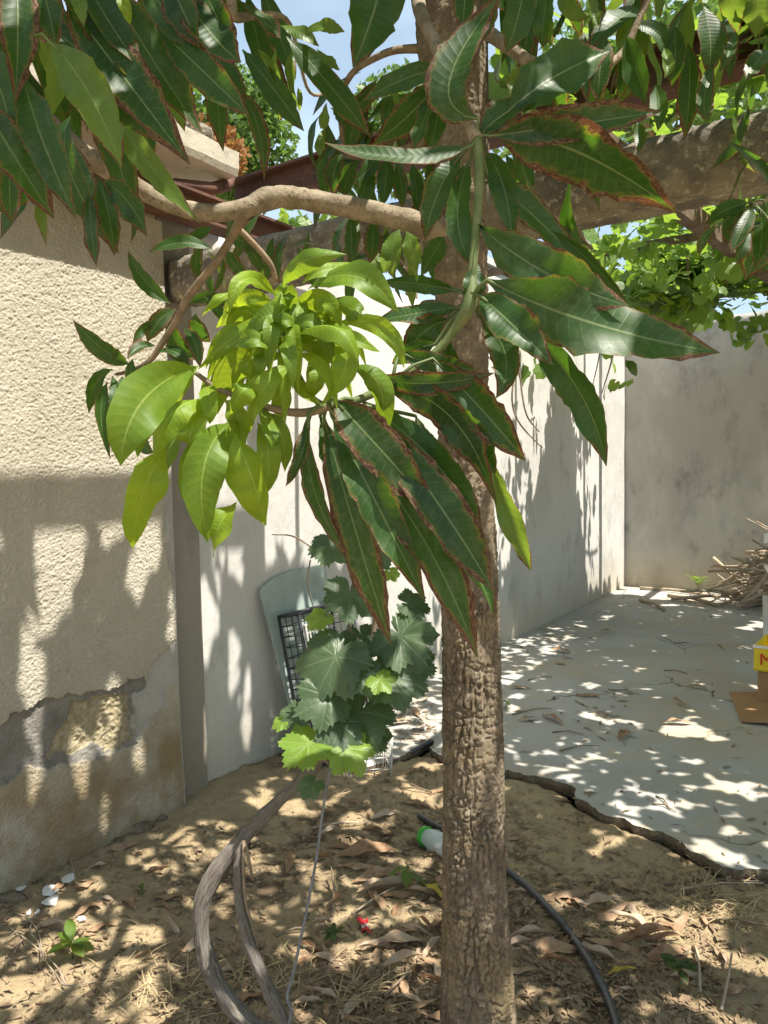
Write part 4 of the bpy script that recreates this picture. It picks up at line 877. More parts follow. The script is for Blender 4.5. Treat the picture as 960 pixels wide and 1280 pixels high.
# ================================================================== THINGS BY THE WALL
def sheet_obj():
    s0, z0 = wall_px(320, 790); s1, _ = wall_px(404, 752); n = 12; pts_ = []
    top = [(s0, .84), (s0+.015, .865), (s0+.12, .905), (s0+.25, .925), (s1-.04, .925), (s1, .90)]
    ring = [(s, z) for s, z in top] + [(s1, -.02), (s0+.12, -.02)]
    def P(s, z, o): return sd(s, LW+.015+.17*(1-max(0, z)/.93)+o, z)
    V = [P(s, z, 0) for s, z in ring] + [P(s, z, .006) for s, z in ring]; k = len(ring)
    return V, [tuple(range(k-1, -1, -1)), tuple(range(k, 2*k))] + [(i, (i+1) % k, k+(i+1) % k, k+i) for i in range(k)]
tag(mesh_obj('glass_sheet', sheet_obj(), M_GLASS, None, False), 'dusty greenish glass sheet with rounded top leaning on the pale boundary wall', 'glass sheet')
def crate(name, o, X, Y, Z, nx_, ny_, nz_, r_, material, label, cat, fr_r):
    """open wire crate: o = corner, X Y Z = edge vectors"""
    root = tag(empty(name, o), label, cat); P = lambda a, b, c: o+X*a+Y*b+Z*c
    ed = [((0,0,0),(1,0,0)),((0,1,0),(1,1,0)),((0,0,0),(0,1,0)),((1,0,0),(1,1,0)),((0,0,1),(1,0,1)),((0,1,1),(1,1,1)),((0,0,1),(0,1,1)),((1,0,1),(1,1,1)),((0,0,0),(0,0,1)),((1,0,0),(1,0,1)),((0,1,0),(0,1,1)),((1,1,0),(1,1,1))]
    mesh_obj('frame', merge([tube([P(*a), P(*b)], fr_r, 6) for a, b in ed]), material, root)
    for c0 in (0, 1):
        mesh_obj('side_mesh', merge([tube([P(i/nx_, c0, 0), P(i/nx_, c0, 1)], r_, 4) for i in range(1, nx_)]+[tube([P(0, c0, k/nz_), P(1, c0, k/nz_)], r_, 4) for k in range(1, nz_)]), material, root)
        mesh_obj('end_mesh', merge([tube([P(c0, i/ny_, 0), P(c0, i/ny_, 1)], r_, 4) for i in range(1, ny_)]+[tube([P(c0, 0, k/nz_), P(c0, 1, k/nz_)], r_, 4) for k in range(1, nz_)]), material, root)
    mesh_obj('bottom_mesh', merge([tube([P(i/nx_, 0, 0), P(i/nx_, 1, 0)], r_, 4) for i in range(1, nx_)]+[tube([P(0, k/ny_, 0), P(1, k/ny_, 0)], r_, 4) for k in range(1, ny_)]), material, root)
    return root
cs, cz = wall_px(352, 900)
lean = (Vector((0, 0, 1))*.98 - N*.2).normalized()
c0 = sd(cs-.09, LW+.23, -.01)
crate('mesh_crate', c0, W*.42, lean*.74, (N*.98+Vector((0, 0, .2)))*.13, 9, 14, 3, .0032, M_BLACKP, 'black mesh crate standing on end against the glass sheet behind the grape leaves', 'crate', .009)
crate('wire_grille', c0+N*.145+Vector((0, 0, .05)), W*.40, lean*.66, (N*.98+Vector((0, 0, .2)))*.012, 10, 16, 1, .0022, M_WIRE, 'grey wire grille propped in front of the black mesh crate', 'grille', .005)
b0 = on_ground(436, 978, -.03)
crate('wire_basket', b0, Vector((.20, .03, 0)), Vector((-.05, .24, 0)), Vector((.01, .03, .20)), 5, 6, 4, .0032, M_WIRE, 'small white wire basket on the soil under the grape leaves', 'basket', .005)

# rubble, hole and pipe near the wall foot
def blob(c, r_, seed, sq=(1, 1, .6), n=10, m=7):
    V = [];
    for i in range(m+1):
        th = math.pi*i/m
        for j in range(n):
            ph = 2*math.pi*j/n; d = Vector((math.sin(th)*math.cos(ph), math.sin(th)*math.sin(ph), math.cos(th)))
            q = r_*(1+.45*noise.noise(d*1.5+Vector((seed*3.1, 0, 0)))+.2*noise.noise(d*4+Vector((seed, 5, 0))))
            V.append(c+Vector((d.x*sq[0], d.y*sq[1], d.z*sq[2]))*q)
    return V, [(i*n+j, i*n+(j+1) % n, (i+1)*n+(j+1) % n, (i+1)*n+j) for i in range(m) for j in range(n)]
for i, (x, y, w) in enumerate([(170, 1035, 46), (128, 1050, 40), (196, 1022, 30), (30, 1098, 34), (8, 1120, 44)]):
    p = on_ground(x, y); p.z = soil(p.x, p.y)+.005; dep = p.y
    tag(mesh_obj('rubble', blob(p, w*dep/FPX*.42, i, (1.4, .7, .35)), M_BROKEN), 'grey brown lump of fallen plaster lying along the foot of the stucco wall', 'rubble', 'plaster lumps at the stucco wall foot')

# ================================================================== YARD RIGHT: sticks, box, chair
r = random.Random(5)
pc = on_ground(945, 752); ps_, pd_ = to_sd(pc)
for i in range(230):
    t = r.random(); L_ = r.uniform(.35, 1.3); hgt = r.uniform(0, 1)
    u = r.gauss(.25, .5); c = sd(ps_+r.uniform(-.45, .35), pd_+.25+u*.75, 0); e = max(0, 1-abs(to_sd(c)[1]-pd_-.55)/1.1)
    c.z = .02+hgt*.72*e; an = r.gauss(rad(10), .95); ax = Vector((math.cos(an), math.sin(an), r.gauss(.12, .32))).normalized()*L_
    if c.z < .08: ax.z = max(-.05, min(.1, ax.z)); 
    b = c+ax*.5; a = c-ax*.5; a.z = max(.015, a.z); b.z = max(.015, b.z)
    if to_sd(a)[0] > 6.7 or to_sd(b)[0] > 6.7: continue
    sw = Vector((r.gauss(0, .09), r.gauss(0, .09), r.gauss(0, .07)))*L_; md = (a+b)/2+sw; md.z = max(.015, md.z); ra = r.choice((.006, .008, .010, .014, .022))
    S = spline([tuple(a), tuple(a.lerp(md, .6)), tuple(md), tuple(md.lerp(b, .6)), tuple(b)], 9)
    th_ = {.006: 'thin wiry', .008: 'thin', .010: 'finger thick', .014: 'stout', .022: 'thick'}[ra]; ln_ = 'short' if L_ < .6 else 'medium' if L_ < .95 else 'long'
    tag(mesh_obj('stick', tube([Vector(q) for q in S], [ra*(1-.045*j) for j in range(9)], 6, .25, i), M_STICK), '%s %s dry stick in the brush pile against the back wall' % (ln_, th_), 'stick', '%s %s sticks in the brush pile' % (ln_, th_))
for pts_ in [[(830, 762, 0, 0), (800, 750, 0, 0)], [(885, 744, 0, 0), (800, 735, 0, 0)], [(900, 757, 0, 0), (835, 744, 0, 0)]]:
    a, b = on_ground(*pts_[0][:2], .02), on_ground(*pts_[1][:2], .02); S = spline([tuple(a), tuple(a.lerp(b, .5)+Vector((.03, .04, .01))), tuple(b)], 8)
    tag(mesh_obj('stick', tube([Vector(q) for q in S], .018, 6, .25, 3), M_STICK), 'stick lying flat on the slab in front of the brush pile', 'stick', 'sticks on the slab')
# sprout in front of the pile
def sprout(c, hgt, leaves, size, label, material, seed, mesh=None, flat=.6):
    rr = random.Random(seed); root = tag(empty('sprout', c), label, 'plant'); mesh_obj('stem', tube([c, c+Vector((.01, 0, hgt*.5)), c+Vector((0, .01, hgt))], [.004, .003, .002], 6), M_STEM, root)
    for i in range(leaves):
        an = 6.28*i/leaves+rr.uniform(-.3, .3); ax = Vector((math.cos(an), math.sin(an), rr.uniform(-.3, flat))); k = hgt*rr.uniform(.6, 1)
        V, Fc, uv = leaf_vf(c+Vector((0, 0, k)), c+Vector((0, 0, k))+ax*size*.5+Vector((0, 0, size*.08)), c+Vector((0, 0, k))+ax*size, size*.5, Vector((0, 0, 1)), 6, 4, .15, .05, seed+i)
        mesh_obj('leaf', (V, Fc), material, root, uv=uv)
    return root
q = on_ground(872, 748); sprout(q, .22, 7, .14, 'small green sprout growing beside the brush pile', M_LEAFG, 3)
q = on_ground(90, 1185); q.z = soil(q.x, q.y); sprout(q, .06, 7, .075, 'small green seedling in the sandy soil among straw by the stucco wall', M_LEAFG, 4)
q = on_ground(176, 1108); q.z = soil(q.x, q.y); sprout(q, .02, 5, .025, 'tiny green weed on bare soil near the stucco wall', M_LEAFG, 5)
q = on_ground(416, 1158); q.z = soil(q.x, q.y); sprout(q, .03, 8, .04, 'low dark weed beside the red candy wrapper', M_LEAF, 6)
q = on_ground(848, 1212); q.z = soil(q.x, q.y); sprout(q, .09, 10, .055, 'dark leafy weed among the dry leaves beside the black pipe', M_LEAF, 7)
q = on_ground(508, 1092); q.z = soil(q.x, q.y); sprout(q, .10, 4, .075, 'small reddish green mango seedling beside the plastic bottle', M_LEAFG, 8, flat=-.6)
q = on_ground(632, 885); sprout(q, .05, 6, .05, 'tiny weed growing on the slab behind the trunk', M_LEAFG, 9)

# cardboard box with a printed yellow fruit tray on it (right edge of the yard)
bxX, bxY = Vector((.80, -.60, 0)), Vector((.60, .80, 0))
bc = on_ground(946, 882)
bx_ = tag(empty('cardboard_box', bc), 'brown cardboard box with one flap folded out on the slab', 'box')
B0 = bc+bxY*.02
def wallbox(o, X, Y, h_, t, lx, ly):
    c = o+X*lx/2+Y*ly/2; Z = Vector((0, 0, 1)); p = []
    p.append(box(c+Z*(t/2+.002), X*lx/2, Y*ly/2, Z*t/2))
    for sgn in (-1, 1):
        p.append(box(c+Y*sgn*(ly/2-t/2)+Z*h_/2, X*lx/2, Y*t/2, Z*h_/2)); p.append(box(c+X*sgn*(lx/2-t/2)+Z*h_/2, X*t/2, Y*(ly/2-t-.001), Z*h_/2))
    return merge(p)
mesh_obj('carton', wallbox(B0, bxX, bxY, .20, .006, .42, .34), M_CARD, bx_, False)
f0, f1, f2, f3 = on_ground(912, 866, .006), on_ground(926, 903, .006), on_ground(990, 905, .03), on_ground(978, 866, .03)
mesh_obj('flap', ([p+Vector((0, 0, e)) for e in (0, .006) for p in (f0, f1, f2, f3)], [(0, 3, 2, 1), (4, 5, 6, 7), (0, 1, 5, 4), (1, 2, 6, 5), (2, 3, 7, 6), (3, 0, 4, 7)]), M_CARD, bx_, False)
tr_ = tag(empty('fruit_tray', B0+Vector((0, 0, .205))), 'yellow printed fruit tray with red lettering on the cardboard box', 'tray')
T0 = B0+Vector((0, 0, .206))-bxX*.02-bxY*.01
mesh_obj('tray', wallbox(T0, bxX, bxY, .15, .008, .46, .36), M_YBOX, tr_, False)
mesh_obj('rim', merge([box(T0+bxX*.23-bxY*.003+Vector((0, 0, .146)), bxX*.235, bxY*.004, Vector((0, 0, .008)))]), M_WHITE, tr_, False)
tc_ = bpy.data.curves.new('lettering', 'FONT'); tc_.body = 'Mi'; tc_.size = .10; tc_.extrude = .0008; tc_.offset = 0
to_ = bpy.data.objects.new('lettering_tmp', tc_); C.objects.link(to_)
dg = bpy.context.evaluated_depsgraph_get(); tm = bpy.data.meshes.new_from_object(to_.evaluated_get(dg)); bpy.data.objects.remove(to_)
tm.materials.clear(); tm.materials.append(M_RED)
lo = bpy.data.objects.new('lettering', tm); C.objects.link(lo); put(lo, tr_)
lo.matrix_basis = Matrix.Translation(T0+bxX*.03-bxY*.0095+Vector((0, 0, .04))) @ Matrix((bxX, Vector((0, 0, 1)), -bxY)).transposed().to_4x4()

# white plastic chair, mostly beyond the right edge
ch0 = on_ground(966, 838)
ch = tag(empty('plastic_chair', ch0), 'white plastic armchair standing on the slab behind the yellow tray', 'chair')
cX, cY, cZ = Vector((.93, -.37, 0)), Vector((.37, .93, 0)), Vector((0, 0, 1)); K = ch0
def CP(x, y, z): return K+cX*x+cY*y+cZ*z
def slat(path, wdt, th):
    V = []
    for (p, wv, tv) in path: V += [p-wv*wdt-tv*th, p+wv*wdt-tv*th, p+wv*wdt+tv*th, p-wv*wdt+tv*th]
    n = len(path); return V, [(i*4+k, i*4+(k+1) % 4, (i+1)*4+(k+1) % 4, (i+1)*4+k) for i in range(n-1) for k in range(4)]+[(3, 2, 1, 0), tuple((n-1)*4+k for k in range(4))]
for sx in (0, 1):
    xs = .0 if sx == 0 else .50
    for yy in (0, .48):
        wv = lambda z: 1.0+ (z/.42)*1.1
        mesh_obj('leg', merge([slat([(CP(xs, yy, z), cX*(.016*(1+1.3*z)), cY*(.5*.02*(1+z))) for z in (0, .12, .24, .36, .44)], 1, 1)]), M_WHITEP, ch, False)
    mesh_obj('arm', merge([tube([CP(xs, 0, .43), CP(xs-.005, -.02, .55), CP(xs, 0, .65), CP(xs, .2, .67), CP(xs, .46, .66)], [.022, .024, .026, .026, .022], 8)]), M_WHITEP, ch)
seatV = []
for j in range(9):
    for i in range(9): seatV.append(CP(.50*i/8, .50*j/8-.02, .435-.02*math.sin(math.pi*i/8)*math.sin(math.pi*j/8)))
ns = len(seatV); seatV += [p-cZ*.012 for p in seatV]
sf = [(j*9+i, j*9+i+1, (j+1)*9+i+1, (j+1)*9+i) for j in range(8) for i in range(8)]
mesh_obj('seat', (seatV, sf+[tuple(q+ns for q in f[::-1]) for f in sf]), M_WHITEP, ch)
for i in range(6):
    x = .05+.08*i; mesh_obj('back_slat', slat([(CP(x, .48+.12*z, .43+.42*z), cX*.022, cY*.006) for z in np.linspace(0, 1, 6)], 1, 1), M_WHITEP, ch, False)
mesh_obj('back_rail', slat([(CP(x, .60, .86+.05*math.sin(math.pi*x/.5)), cZ*.035, cY*.012) for x in np.linspace(-.01, .51, 10)], 1, 1), M_WHITEP, ch, False)

# ================================================================== SOIL: pipe, rubbish, dry leaves
def gpt(x, y, up=.0):
    p = on_ground(x, y, -.055)
    for _ in range(3): p = on_ground(x, y, soil(p.x, p.y)+up)
    return p
pp = [gpt(*q, .014) for q in [(524, 1020), (546, 1033), (580, 1052), (625, 1082), (655, 1105), (690, 1140), (715, 1170), (738, 1205), (757, 1242), (772, 1285), (785, 1340)]]
S = spline([tuple(p) for p in pp], 80)
tag(mesh_obj('water_pipe', tube([Vector(q) for q in S], .0125, 12), M_PIPE), 'black plastic water pipe lying on the soil and passing behind the trunk', 'pipe')
hp_ = [gpt(480, 955, .012), on_ground(508, 943, -.02), on_ground(538, 926, .01)]
tag(mesh_obj('hose', tube([Vector(q) for q in spline([tuple(p) for p in hp_], 16)], .012, 8), M_PIPE), 'short black hose along the broken slab edge by the grape vine', 'hose')
# squashed plastic bag or bottle with a green band, half hidden by the trunk
bo = tag(empty('plastic_bottle', gpt(545, 1068)), 'crushed clear plastic bottle with a green band half hidden by the trunk', 'bottle')
a, b = gpt(531, 1045, .035), gpt(590, 1075, .035); S = [a.lerp(b, t) for t in np.linspace(0, 1, 14)]
mesh_obj('body', tube(S, [.030, .036, .04, .043, .042, .044, .043, .044, .042, .042, .04, .036, .028, .02], 14, .25, 2), M_BAG, bo)
ax = (b-a).normalized(); mesh_obj('band', tube([a-ax*.012, a-ax*.006, a+ax*.006, a+ax*.014], [.033, .0385, .040, .041], 14, .15, 2), M_GREENP, bo)
wr = tag(empty('candy_wrapper', gpt(452, 1163)), 'small red and white candy wrapper on the soil', 'wrapper')
wc = gpt(452, 1156, .01); wV = []
for j in range(7):
    for i in range(4):
        wid = .018*(1-.55*math.exp(-((j-3.4)/1.0)**2)); wV.append(wc+Vector(((i/3-.5)*2*wid+.003*j, -.012*(j-3), .008*math.sin(i*2.1+j))))
mesh_obj('foil', (wV, [(j*4+i, j*4+i+1, (j+1)*4+i+1, (j+1)*4+i) for j in range(6) for i in range(3)]), M_RED, wr)
mesh_obj('stripe', ([p+Vector((0, 0, .0015)) for p in wV[12:20]], [(i, i+1, 4+i+1, 4+i) for i in range(3)]), M_WHITE, wr)
for i, (x, y, w) in enumerate([(62, 1112, 16), (64, 1126, 18), (85, 1098, 14), (26, 1110, 10), (36, 1141, 6), (46, 1141, 5), (102, 1149, 8)]):
    c = gpt(x, y, .008); k = w*c.y/FPX; n = 7; rr = random.Random(i); V = [c+Vector((math.cos(6.28*j/n)*k*rr.uniform(.4, .8), math.sin(6.28*j/n)*k*rr.uniform(.5, 1), rr.uniform(-.002, .008))) for j in range(n)]; V += [p+Vector((0, 0, -.005)) for p in V]
    tag(mesh_obj('paint_flake', (V, [tuple(range(n))]+[(j, n+j, n+(j+1) % n, (j+1) % n) for j in range(n)]), M_WHITE, None, False), 'white flake of old paint on the soil by the stucco wall', 'flake', 'white paint flakes by the stucco wall')

def dry_mesh(name, seed, material, roll):
    V, Fc, uv = leaf_vf(Vector((-.5, 0, 0)), Vector((0, 0, .10)), Vector((.5, 0, .03)), .30, Vector((0, 0, 1)), 12, 6, roll, .12, seed, .12)
    V = [Vector((p.x, p.y, max(p.z, -.005)+.02*noise.noise(Vector((p.x*5+seed, p.y*6, 0))))) for p in V]
    mn = min(p.z for p in V); V = [p-Vector((0, 0, mn)) for p in V]
    me = bpy.data.meshes.new(name); me.from_pydata([tuple(p) for p in V], [], Fc); me.polygons.foreach_set('use_smooth', [True]*len(me.polygons)); me.materials.append(material); return me
DM = [dry_mesh('dry_leaf_%d' % i, 200+i, [M_DRY, M_DRYP, M_DRY][i % 3], [.3, .9, -.5, 1.15, .6, -.9][i % 6]) for i in range(9)]
YM = dry_mesh('yellow_leaf', 230, M_YEL, .5)
r = random.Random(77)
def drop(x, y, lpx, ang, me, label, group, nm='dry_leaf'):
    c = gpt(x, y, .002); L_ = lpx*c.y/FPX*.95
    z = Vector((r.gauss(0, .22), r.gauss(0, .22), 1)).normalized(); xa = Vector((math.cos(ang), math.sin(ang), 0)); xa = (xa-z*xa.dot(z)).normalized(); y_ = z.cross(xa)
    o = inst(nm, me, Matrix.Translation(c) @ Matrix((xa, y_, z)).transposed().to_4x4() @ Matrix.Scale(L_, 4))
    if group == G1:
        hue = 'pale tan' if me in DM[1::3] else 'brown'; shp = 'tightly curled' if DM.index(me) % 6 in (1, 3, 5) else 'flattened'; siz = 'large' if L_ > .115 else 'small'
        where = 'beside the looping vine trunk' if x < 400 and y > 1170 else 'on the soil near the stucco wall' if x < 300 else 'on the soil between grape vine and mango trunk' if x < 575 else 'on the soil around the black pipe' if y > 1080 else 'on the soil by the broken slab edge'
        label = '%s %s %s dry leaf %s' % (siz, shp, hue, where); group = siz+' '+shp+' '+hue+' dry leaves '+where
    tag(o, label, 'leaf', group)
G1 = 'dry leaves scattered on the soil'
for x, y, l, a in [(705, 1122, 90, 10), (745, 1135, 70, -5), (760, 1148, 80, 20), (790, 1158, 75, 8), (800, 1180, 100, 5), (770, 1185, 85, -8), (740, 1195, 70, -20), (826, 1175, 60, 15), (880, 1150, 45, 70), (870, 1210, 55, -40), (860, 1222, 55, 10), (660, 1172, 60, 5), (645, 1185, 55, 12), (690, 1188, 80, -15), (700, 1205, 60, -35), (720, 1170, 50, 60), (830, 1195, 70, 25), (780, 1140, 60, -30), (850, 1160, 50, 40), (645, 1215, 50, 0),
                   (430, 1060, 60, -8), (455, 1068, 85, 12), (470, 1098, 70, 5), (480, 1115, 90, 22), (445, 1085, 60, -10), (500, 1120, 60, -5), (420, 1130, 55, 40), (505, 1172, 60, 10), (515, 1165, 50, -40), (490, 1185, 85, 0), (470, 1188, 60, 15), (500, 1208, 75, 18), (435, 1220, 45, -10), (540, 1190, 55, 60), (505, 1240, 45, -80), (410, 1042, 40, 30), (440, 1260, 60, 50), (385, 1255, 50, 10), (310, 1252, 55, 5), (360, 1078, 50, 85), (545, 1215, 40, 90), (525, 1258, 50, 10),
                   (112, 1132, 45, 0), (245, 1185, 60, 35), (150, 1060, 60, 15), (75, 1110, 35, 70), (60, 1160, 50, 20), (520, 915, 30, 30), (545, 990, 30, 20), (515, 965, 26, 50), (480, 1020, 40, 15), (530, 1005, 34, 40), (700, 1000, 34, 15), (905, 1200, 40, 80), (640, 1050, 40, 10), (920, 1240, 50, 30), (560, 1270, 60, 0), (600, 1000, 40, 15), (470, 1040, 45, -30), (405, 1075, 45, -60)]:
    drop(x, y, l, rad(a+r.uniform(-12, 12)), DM[r.randrange(9)], 'curled brown dry mango leaf lying on the sandy soil', G1)
for i in range(75):
    zone = r.choice([(395, 1000, 555, 1280), (640, 1110, 880, 1260), (400, 1180, 560, 1290), (230, 1180, 420, 1290), (20, 1080, 260, 1200)])
    drop(r.uniform(zone[0], zone[2]), r.uniform(zone[1], zone[3]), r.uniform(22, 55), r.uniform(0, 6.28), DM[r.randrange(9)], 'curled brown dry mango leaf lying on the sandy soil', G1)
drop(541, 1118, 60, rad(-60), YM, 'yellow fallen leaf on the soil just left of the trunk', None, 'fallen_leaf')
drop(776, 1218, 48, rad(-10), YM, 'yellow brown crumpled leaf beside the black pipe', None, 'fallen_leaf')
for x, y in [(700, 815), (705, 822), (690, 900), (650, 860), (760, 790), (850, 880), (780, 920), (845, 905), (735, 870), (900, 810), (700, 830), (520, 890), (500, 905), (870, 860), (660, 900)]:
    c = on_ground(x, y, .004); xa = Vector((math.cos(x), math.sin(x), 0)); o = inst('dry_leaf', DM[r.randrange(9)], Matrix.Translation(c) @ Matrix((xa, Vector((0, 0, 1)).cross(xa), Vector((0, 0, 1)))).transposed().to_4x4() @ Matrix.Scale(r.uniform(.1, .2), 4))
    tag(o, 'brown dry leaf lying on the concrete slab', 'leaf', 'dry leaves on the slab')
# twigs one can pick out
for i, (x, y, x2, y2) in enumerate([(415, 1145, 414, 1085), (440, 1142, 502, 1105), (345, 1170, 385, 1160), (875, 1240, 868, 1185), (830, 1105, 960, 1102), (850, 1112, 955, 1104), (880, 1150, 960, 1158), (660, 1110, 690, 1140), (480, 1245, 520, 1210), (235, 1190, 262, 1170), (650, 1245, 668, 1262), (390, 1035, 460, 1028), (500, 985, 540, 990), (902, 1262, 915, 1190), (745, 1110, 775, 1095)]):
    a, b = gpt(x, y, .006), gpt(x2, y2, .012 if i not in (0, 3, 13) else .05)
    tag(mesh_obj('twig', tube([a, a.lerp(b, .5)+Vector((.01, .01, .008)), b], [.005, .004, .003], 6, .3, i), M_STICK if i % 2 else M_TWIG), 'thin dry twig lying on the sandy soil', 'twig', 'twigs on the soil')
for i, (x, y, x2, y2) in enumerate([(735, 890, 765, 895), (760, 862, 800, 868), (640, 893, 690, 885), (700, 938, 750, 932), (720, 868, 750, 872), (815, 1005, 845, 1015), (660, 850, 690, 846), (830, 838, 860, 842), (690, 915, 730, 918), (820, 995, 838, 1012)]):
    a, b = on_ground(x, y, .004), on_ground(x2, y2, .006)
    tag(mesh_obj('twig', tube([a, a.lerp(b, .5)+Vector((.01, .02, .006)), b], [.004, .0035, .002], 6, .3, i), M_TWIG), 'short dark twig lying on the concrete slab', 'twig', 'twigs on the slab')

def scatter(name, n, fn, label, material, seed):
    rr = random.Random(seed); V, Fc = [], []
    for i in range(n):
        v, f = fn(rr)
        k = len(V); V += v; Fc += [tuple(q+k for q in t) for t in f]
    o = mesh_obj(name, (V, Fc), material, None, False); o['kind'] = 'stuff'; return tag(o, label, 'litter')
def chip(rr):
    z_ = rr.choice([(380, 960, 560, 1290), (640, 1090, 900, 1280), (0, 1030, 330, 1290), (200, 1180, 560, 1290), (640, 980, 960, 1280), (470, 880, 545, 935)])
    x, y = rr.uniform(z_[0], z_[2]), rr.uniform(z_[1], z_[3])
    p = on_ground(x, y, -.05); onslab = p.x > EX[0] and p.y > slab_edge_y(p.x)
    if onslab and rr.random() < .85: return [], []
    p = gpt(x, y, .004) if not onslab else on_ground(x, y, .004)
    L_ = rr.uniform(.006, .028); an = rr.uniform(0, 3.14); a = Vector((math.cos(an), math.sin(an), rr.gauss(0, .25)))*L_; b = Vector((-math.sin(an), math.cos(an), rr.gauss(0, .3)))*L_*rr.uniform(.08, .4); u = Vector((0, 0, L_*rr.uniform(.05, .25)))
    return [p-a, p+b+u, p+a, p-b+u*.4], [(0, 1, 3), (1, 2, 3)]
scatter('leaf_litter', 6500, chip, 'fine brown leaf crumbs and straw strewn over the sandy soil', M_LITTER, 3)
def clod(rr):
    x, y = rr.uniform(-20, 980), 955+330*rr.random()**.8; p = on_ground(x, y, -.05)
    if p.x > EX[0] and p.y > slab_edge_y(p.x)-.02: return [], []
    p = gpt(x, y, 0); s_ = rr.uniform(.002, .008)*(1 if rr.random() < .93 else 2)
    d = [Vector((1, 0, 0)), Vector((0, 1, 0)), Vector((-1, 0, 0)), Vector((0, -1, 0)), Vector((0, 0, .8)), Vector((0, 0, -.5))]
    return [p+q*s_*rr.uniform(.6, 1.3) for q in d], [(0, 1, 4), (1, 2, 4), (2, 3, 4), (3, 0, 4), (1, 0, 5), (2, 1, 5), (3, 2, 5), (0, 3, 5)]
scatter('soil_clods', 6500, clod, 'small crumbs of sandy soil over the ground', M_SOIL, 4)
def straw(rr):
    cx, cy, sp = rr.choice([(905, 1120, 36), (900, 1135, 30), (190, 1245, 50), (440, 1240, 40), (330, 1215, 35)])
    p = gpt(cx+rr.gauss(0, sp), cy+rr.gauss(0, sp*.4), .003); an = rr.uniform(0, 6.28); L_ = rr.uniform(.03, .12); a = Vector((math.cos(an), math.sin(an), rr.uniform(0, .5)))*L_; b = Vector((-math.sin(an), math.cos(an), .3))*.0013
    return [p-b, p+b, p+a*.6+b+Vector((0, 0, .006)), p+a*.6-b+Vector((0, 0, .006)), p+a], [(0, 1, 2, 3), (3, 2, 4)]
scatter('dry_grass', 420, straw, 'pale dry grass and straw matted on the soil', simple('straw', (.45, .36, .20), (.36, .28, .15), 30, .9, 0), 5)
def slabdirt(rr):
    z_ = rr.choice([(480, 870, 545, 925), (650, 760, 760, 800), (700, 860, 790, 930), (640, 780, 960, 1040), (830, 745, 960, 775)]); p = on_ground(rr.uniform(z_[0], z_[2]), rr.uniform(z_[1], z_[3]), .003)
    if p.y < slab_edge_y(p.x)+.03 or to_sd(p)[1] < LW+.01: return [], []
    L_ = .006+.04*rr.random()**3; an = rr.uniform(0, 6.28); a = Vector((math.cos(an), math.sin(an), rr.uniform(0, .1)))*L_; b = Vector((-math.sin(an), math.cos(an), 0))*L_*rr.uniform(.05, .3); u = Vector((0, 0, .004))
    return [p-a, p+b+u, p+a, p-b+u], [(0, 1, 3), (1, 2, 3)]
scatter('slab_debris', 700, slabdirt, 'dark twig bits and leaf crumbs strewn over the slab', M_LITTER, 6)

# ================================================================== BEYOND THE WALLS
def leafcloud(n, c, rx, ry, rz, size, seed, hole=-.1):
    rr = random.Random(seed); V, Fc, uv = [], [], []
    while n > 0:
        d = Vector((rr.gauss(0, 1), rr.gauss(0, 1), rr.gauss(0, 1))).normalized()*rr.random()**.45; p = c+Vector((d.x*rx, d.y*ry, d.z*rz))
        if nz3(p.x, p.y, p.z, 2.2/rx+.6) < hole: continue
        n -= 1; a = Vector((rr.gauss(0, 1), rr.gauss(0, 1), rr.gauss(-.4, .8))).normalized()*size*rr.uniform(.6, 1.3); b = a.orthogonal().normalized(); b = Matrix.Rotation(rr.uniform(0, 6.28), 3, a.normalized()) @ b*size*.28
        k = len(V); V += [p, p+a*.5+b, p+a, p+a*.5-b]; uv += [(0, .5), (.5, 1), (1, .5), (.5, 0)]; Fc += [(k, k+1, k+2), (k, k+2, k+3)]
    return V, Fc, uv
def tree(name, c, rx, rz, n, size, label, material, seed):
    foot = Vector((c.x, c.y, -.15)); root = tag(empty(name, foot), label, 'tree')
    mesh_obj('trunk', merge([tube([foot, foot.lerp(c, .5)+Vector((.1, 0, 0)), c-Vector((0, 0, rz*.3)), c+Vector((0, 0, rz*.4))], [.14, .11, .07, .03], 8, .1)]+[tube([c-Vector((0, 0, rz*.5)), c+Vector((math.cos(a)*rx*.4, math.sin(a)*rx*.4, 0)), c+Vector((math.cos(a)*rx*.75, math.sin(a)*rx*.75, rz*.3))], [.05, .035, .015], 6) for a in (0, 1.3, 2.6, 3.9, 5.2)]), M_TWIG, root)
    V, Fc, uv = leafcloud(n, c, rx, rx, rz, size, seed); o = mesh_obj('crown', (V, Fc), material, root, uv=uv, smoothed=False); o['kind'] = 'stuff'
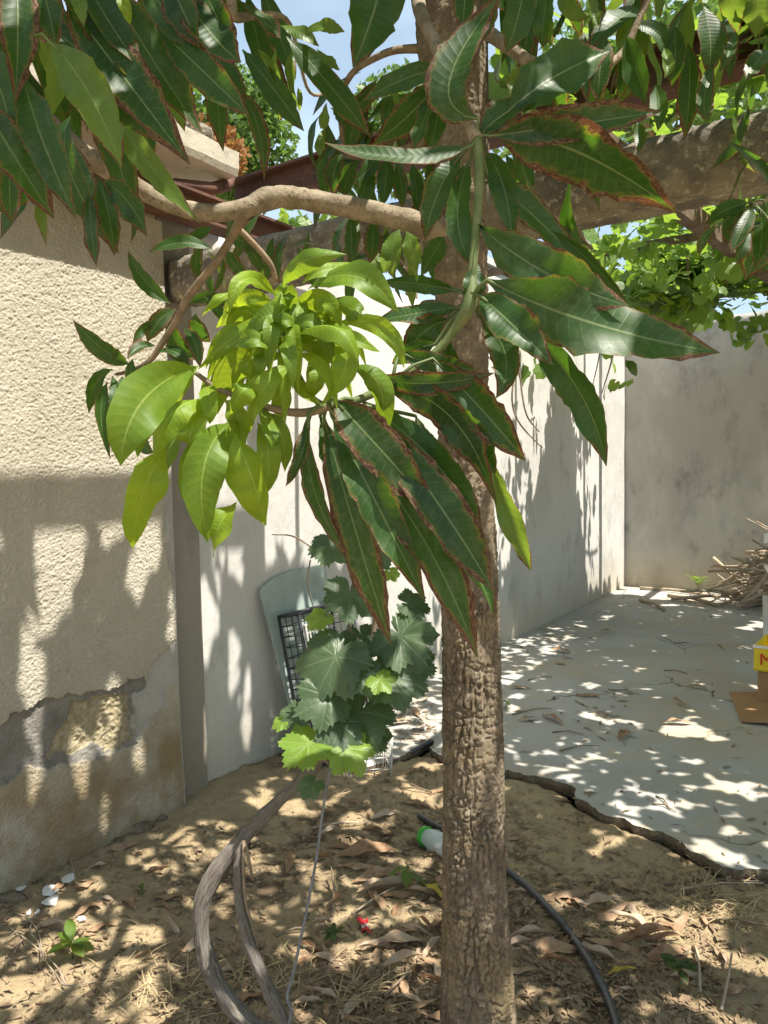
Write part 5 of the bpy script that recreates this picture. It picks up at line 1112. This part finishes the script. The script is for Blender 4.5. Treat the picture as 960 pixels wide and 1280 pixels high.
tree('garden_tree', at(296, 175, 9.0), .72, .85, 5200, .11, 'feathery green tree rising beyond the house roof', M_FAR, 1)
tree('garden_tree', at(505, 165, 12), 1.0, .9, 3000, .14, 'pale green tree standing behind the boundary wall left of the mango trunk', M_FAR, 2)
tree('garden_tree', at(820, 120, 14), 3.2, 1.7, 6000, .22, 'broad green tree far behind the back wall', M_FAR, 3)
p = at(262, 192, 6.0); root = tag(empty('dry_bush', Vector((p.x, p.y, -.15))), 'rusty orange dry bush showing above the roof slab', 'bush')
mesh_obj('stem', tube([Vector((p.x, p.y, -.15)), Vector((p.x+.1, p.y, 2)), p], [.05, .04, .02], 7), M_TWIG, root)
V, Fc, uv = leafcloud(1300, p, .30, .3, .22, .07, 9, -.3); o = mesh_obj('foliage', (V, Fc), M_RUSTY, root, uv=uv, smoothed=False); o['kind'] = 'stuff'
rs, rz_ = -.05, 2.90
q = on_plane(257, 192, sd(0, -.3, 0), N); tag(mesh_obj('plastic_bag', blob(Vector((q.x, q.y, max(q.z, 2.93))), .06, 3, (1.3, 1, .6)), M_BLUEP), 'crumpled pale blue plastic bag on the edge of the house roof', 'bag')
q = on_plane(216, 172, sd(0, -.35, 0), N); tag(mesh_obj('stone_block', blob(Vector((q.x, q.y, max(q.z, 2.98))), .12, 8, (1.4, 1, .8), 16, 12), M_BEAM), 'rough pale stone block resting on the house roof', 'stone')


# dry roots and straw threads by the stucco wall
rt = tag(empty('dry_roots', gpt(50, 1190)), 'tangle of thin dry roots on the soil below the stucco wall', 'roots')
for pts_ in [[(18, 1140), (34, 1148), (48, 1165), (54, 1195), (70, 1218), (84, 1232), (124, 1226)], [(10, 1158), (30, 1172), (52, 1190), (72, 1210), (82, 1230)], [(5, 1178), (20, 1165), (28, 1172), (18, 1190)], [(88, 1072), (92, 1088), (95, 1105)], [(40, 1150), (38, 1165), (48, 1178), (52, 1200)]]:
    S = spline([tuple(gpt(x, y, .008+.012*(k_ % 2))) for k_, (x, y) in enumerate(pts_)], 22); mesh_obj('root', tube([Vector(q) for q in S], .0022, 5), M_STICK, rt)
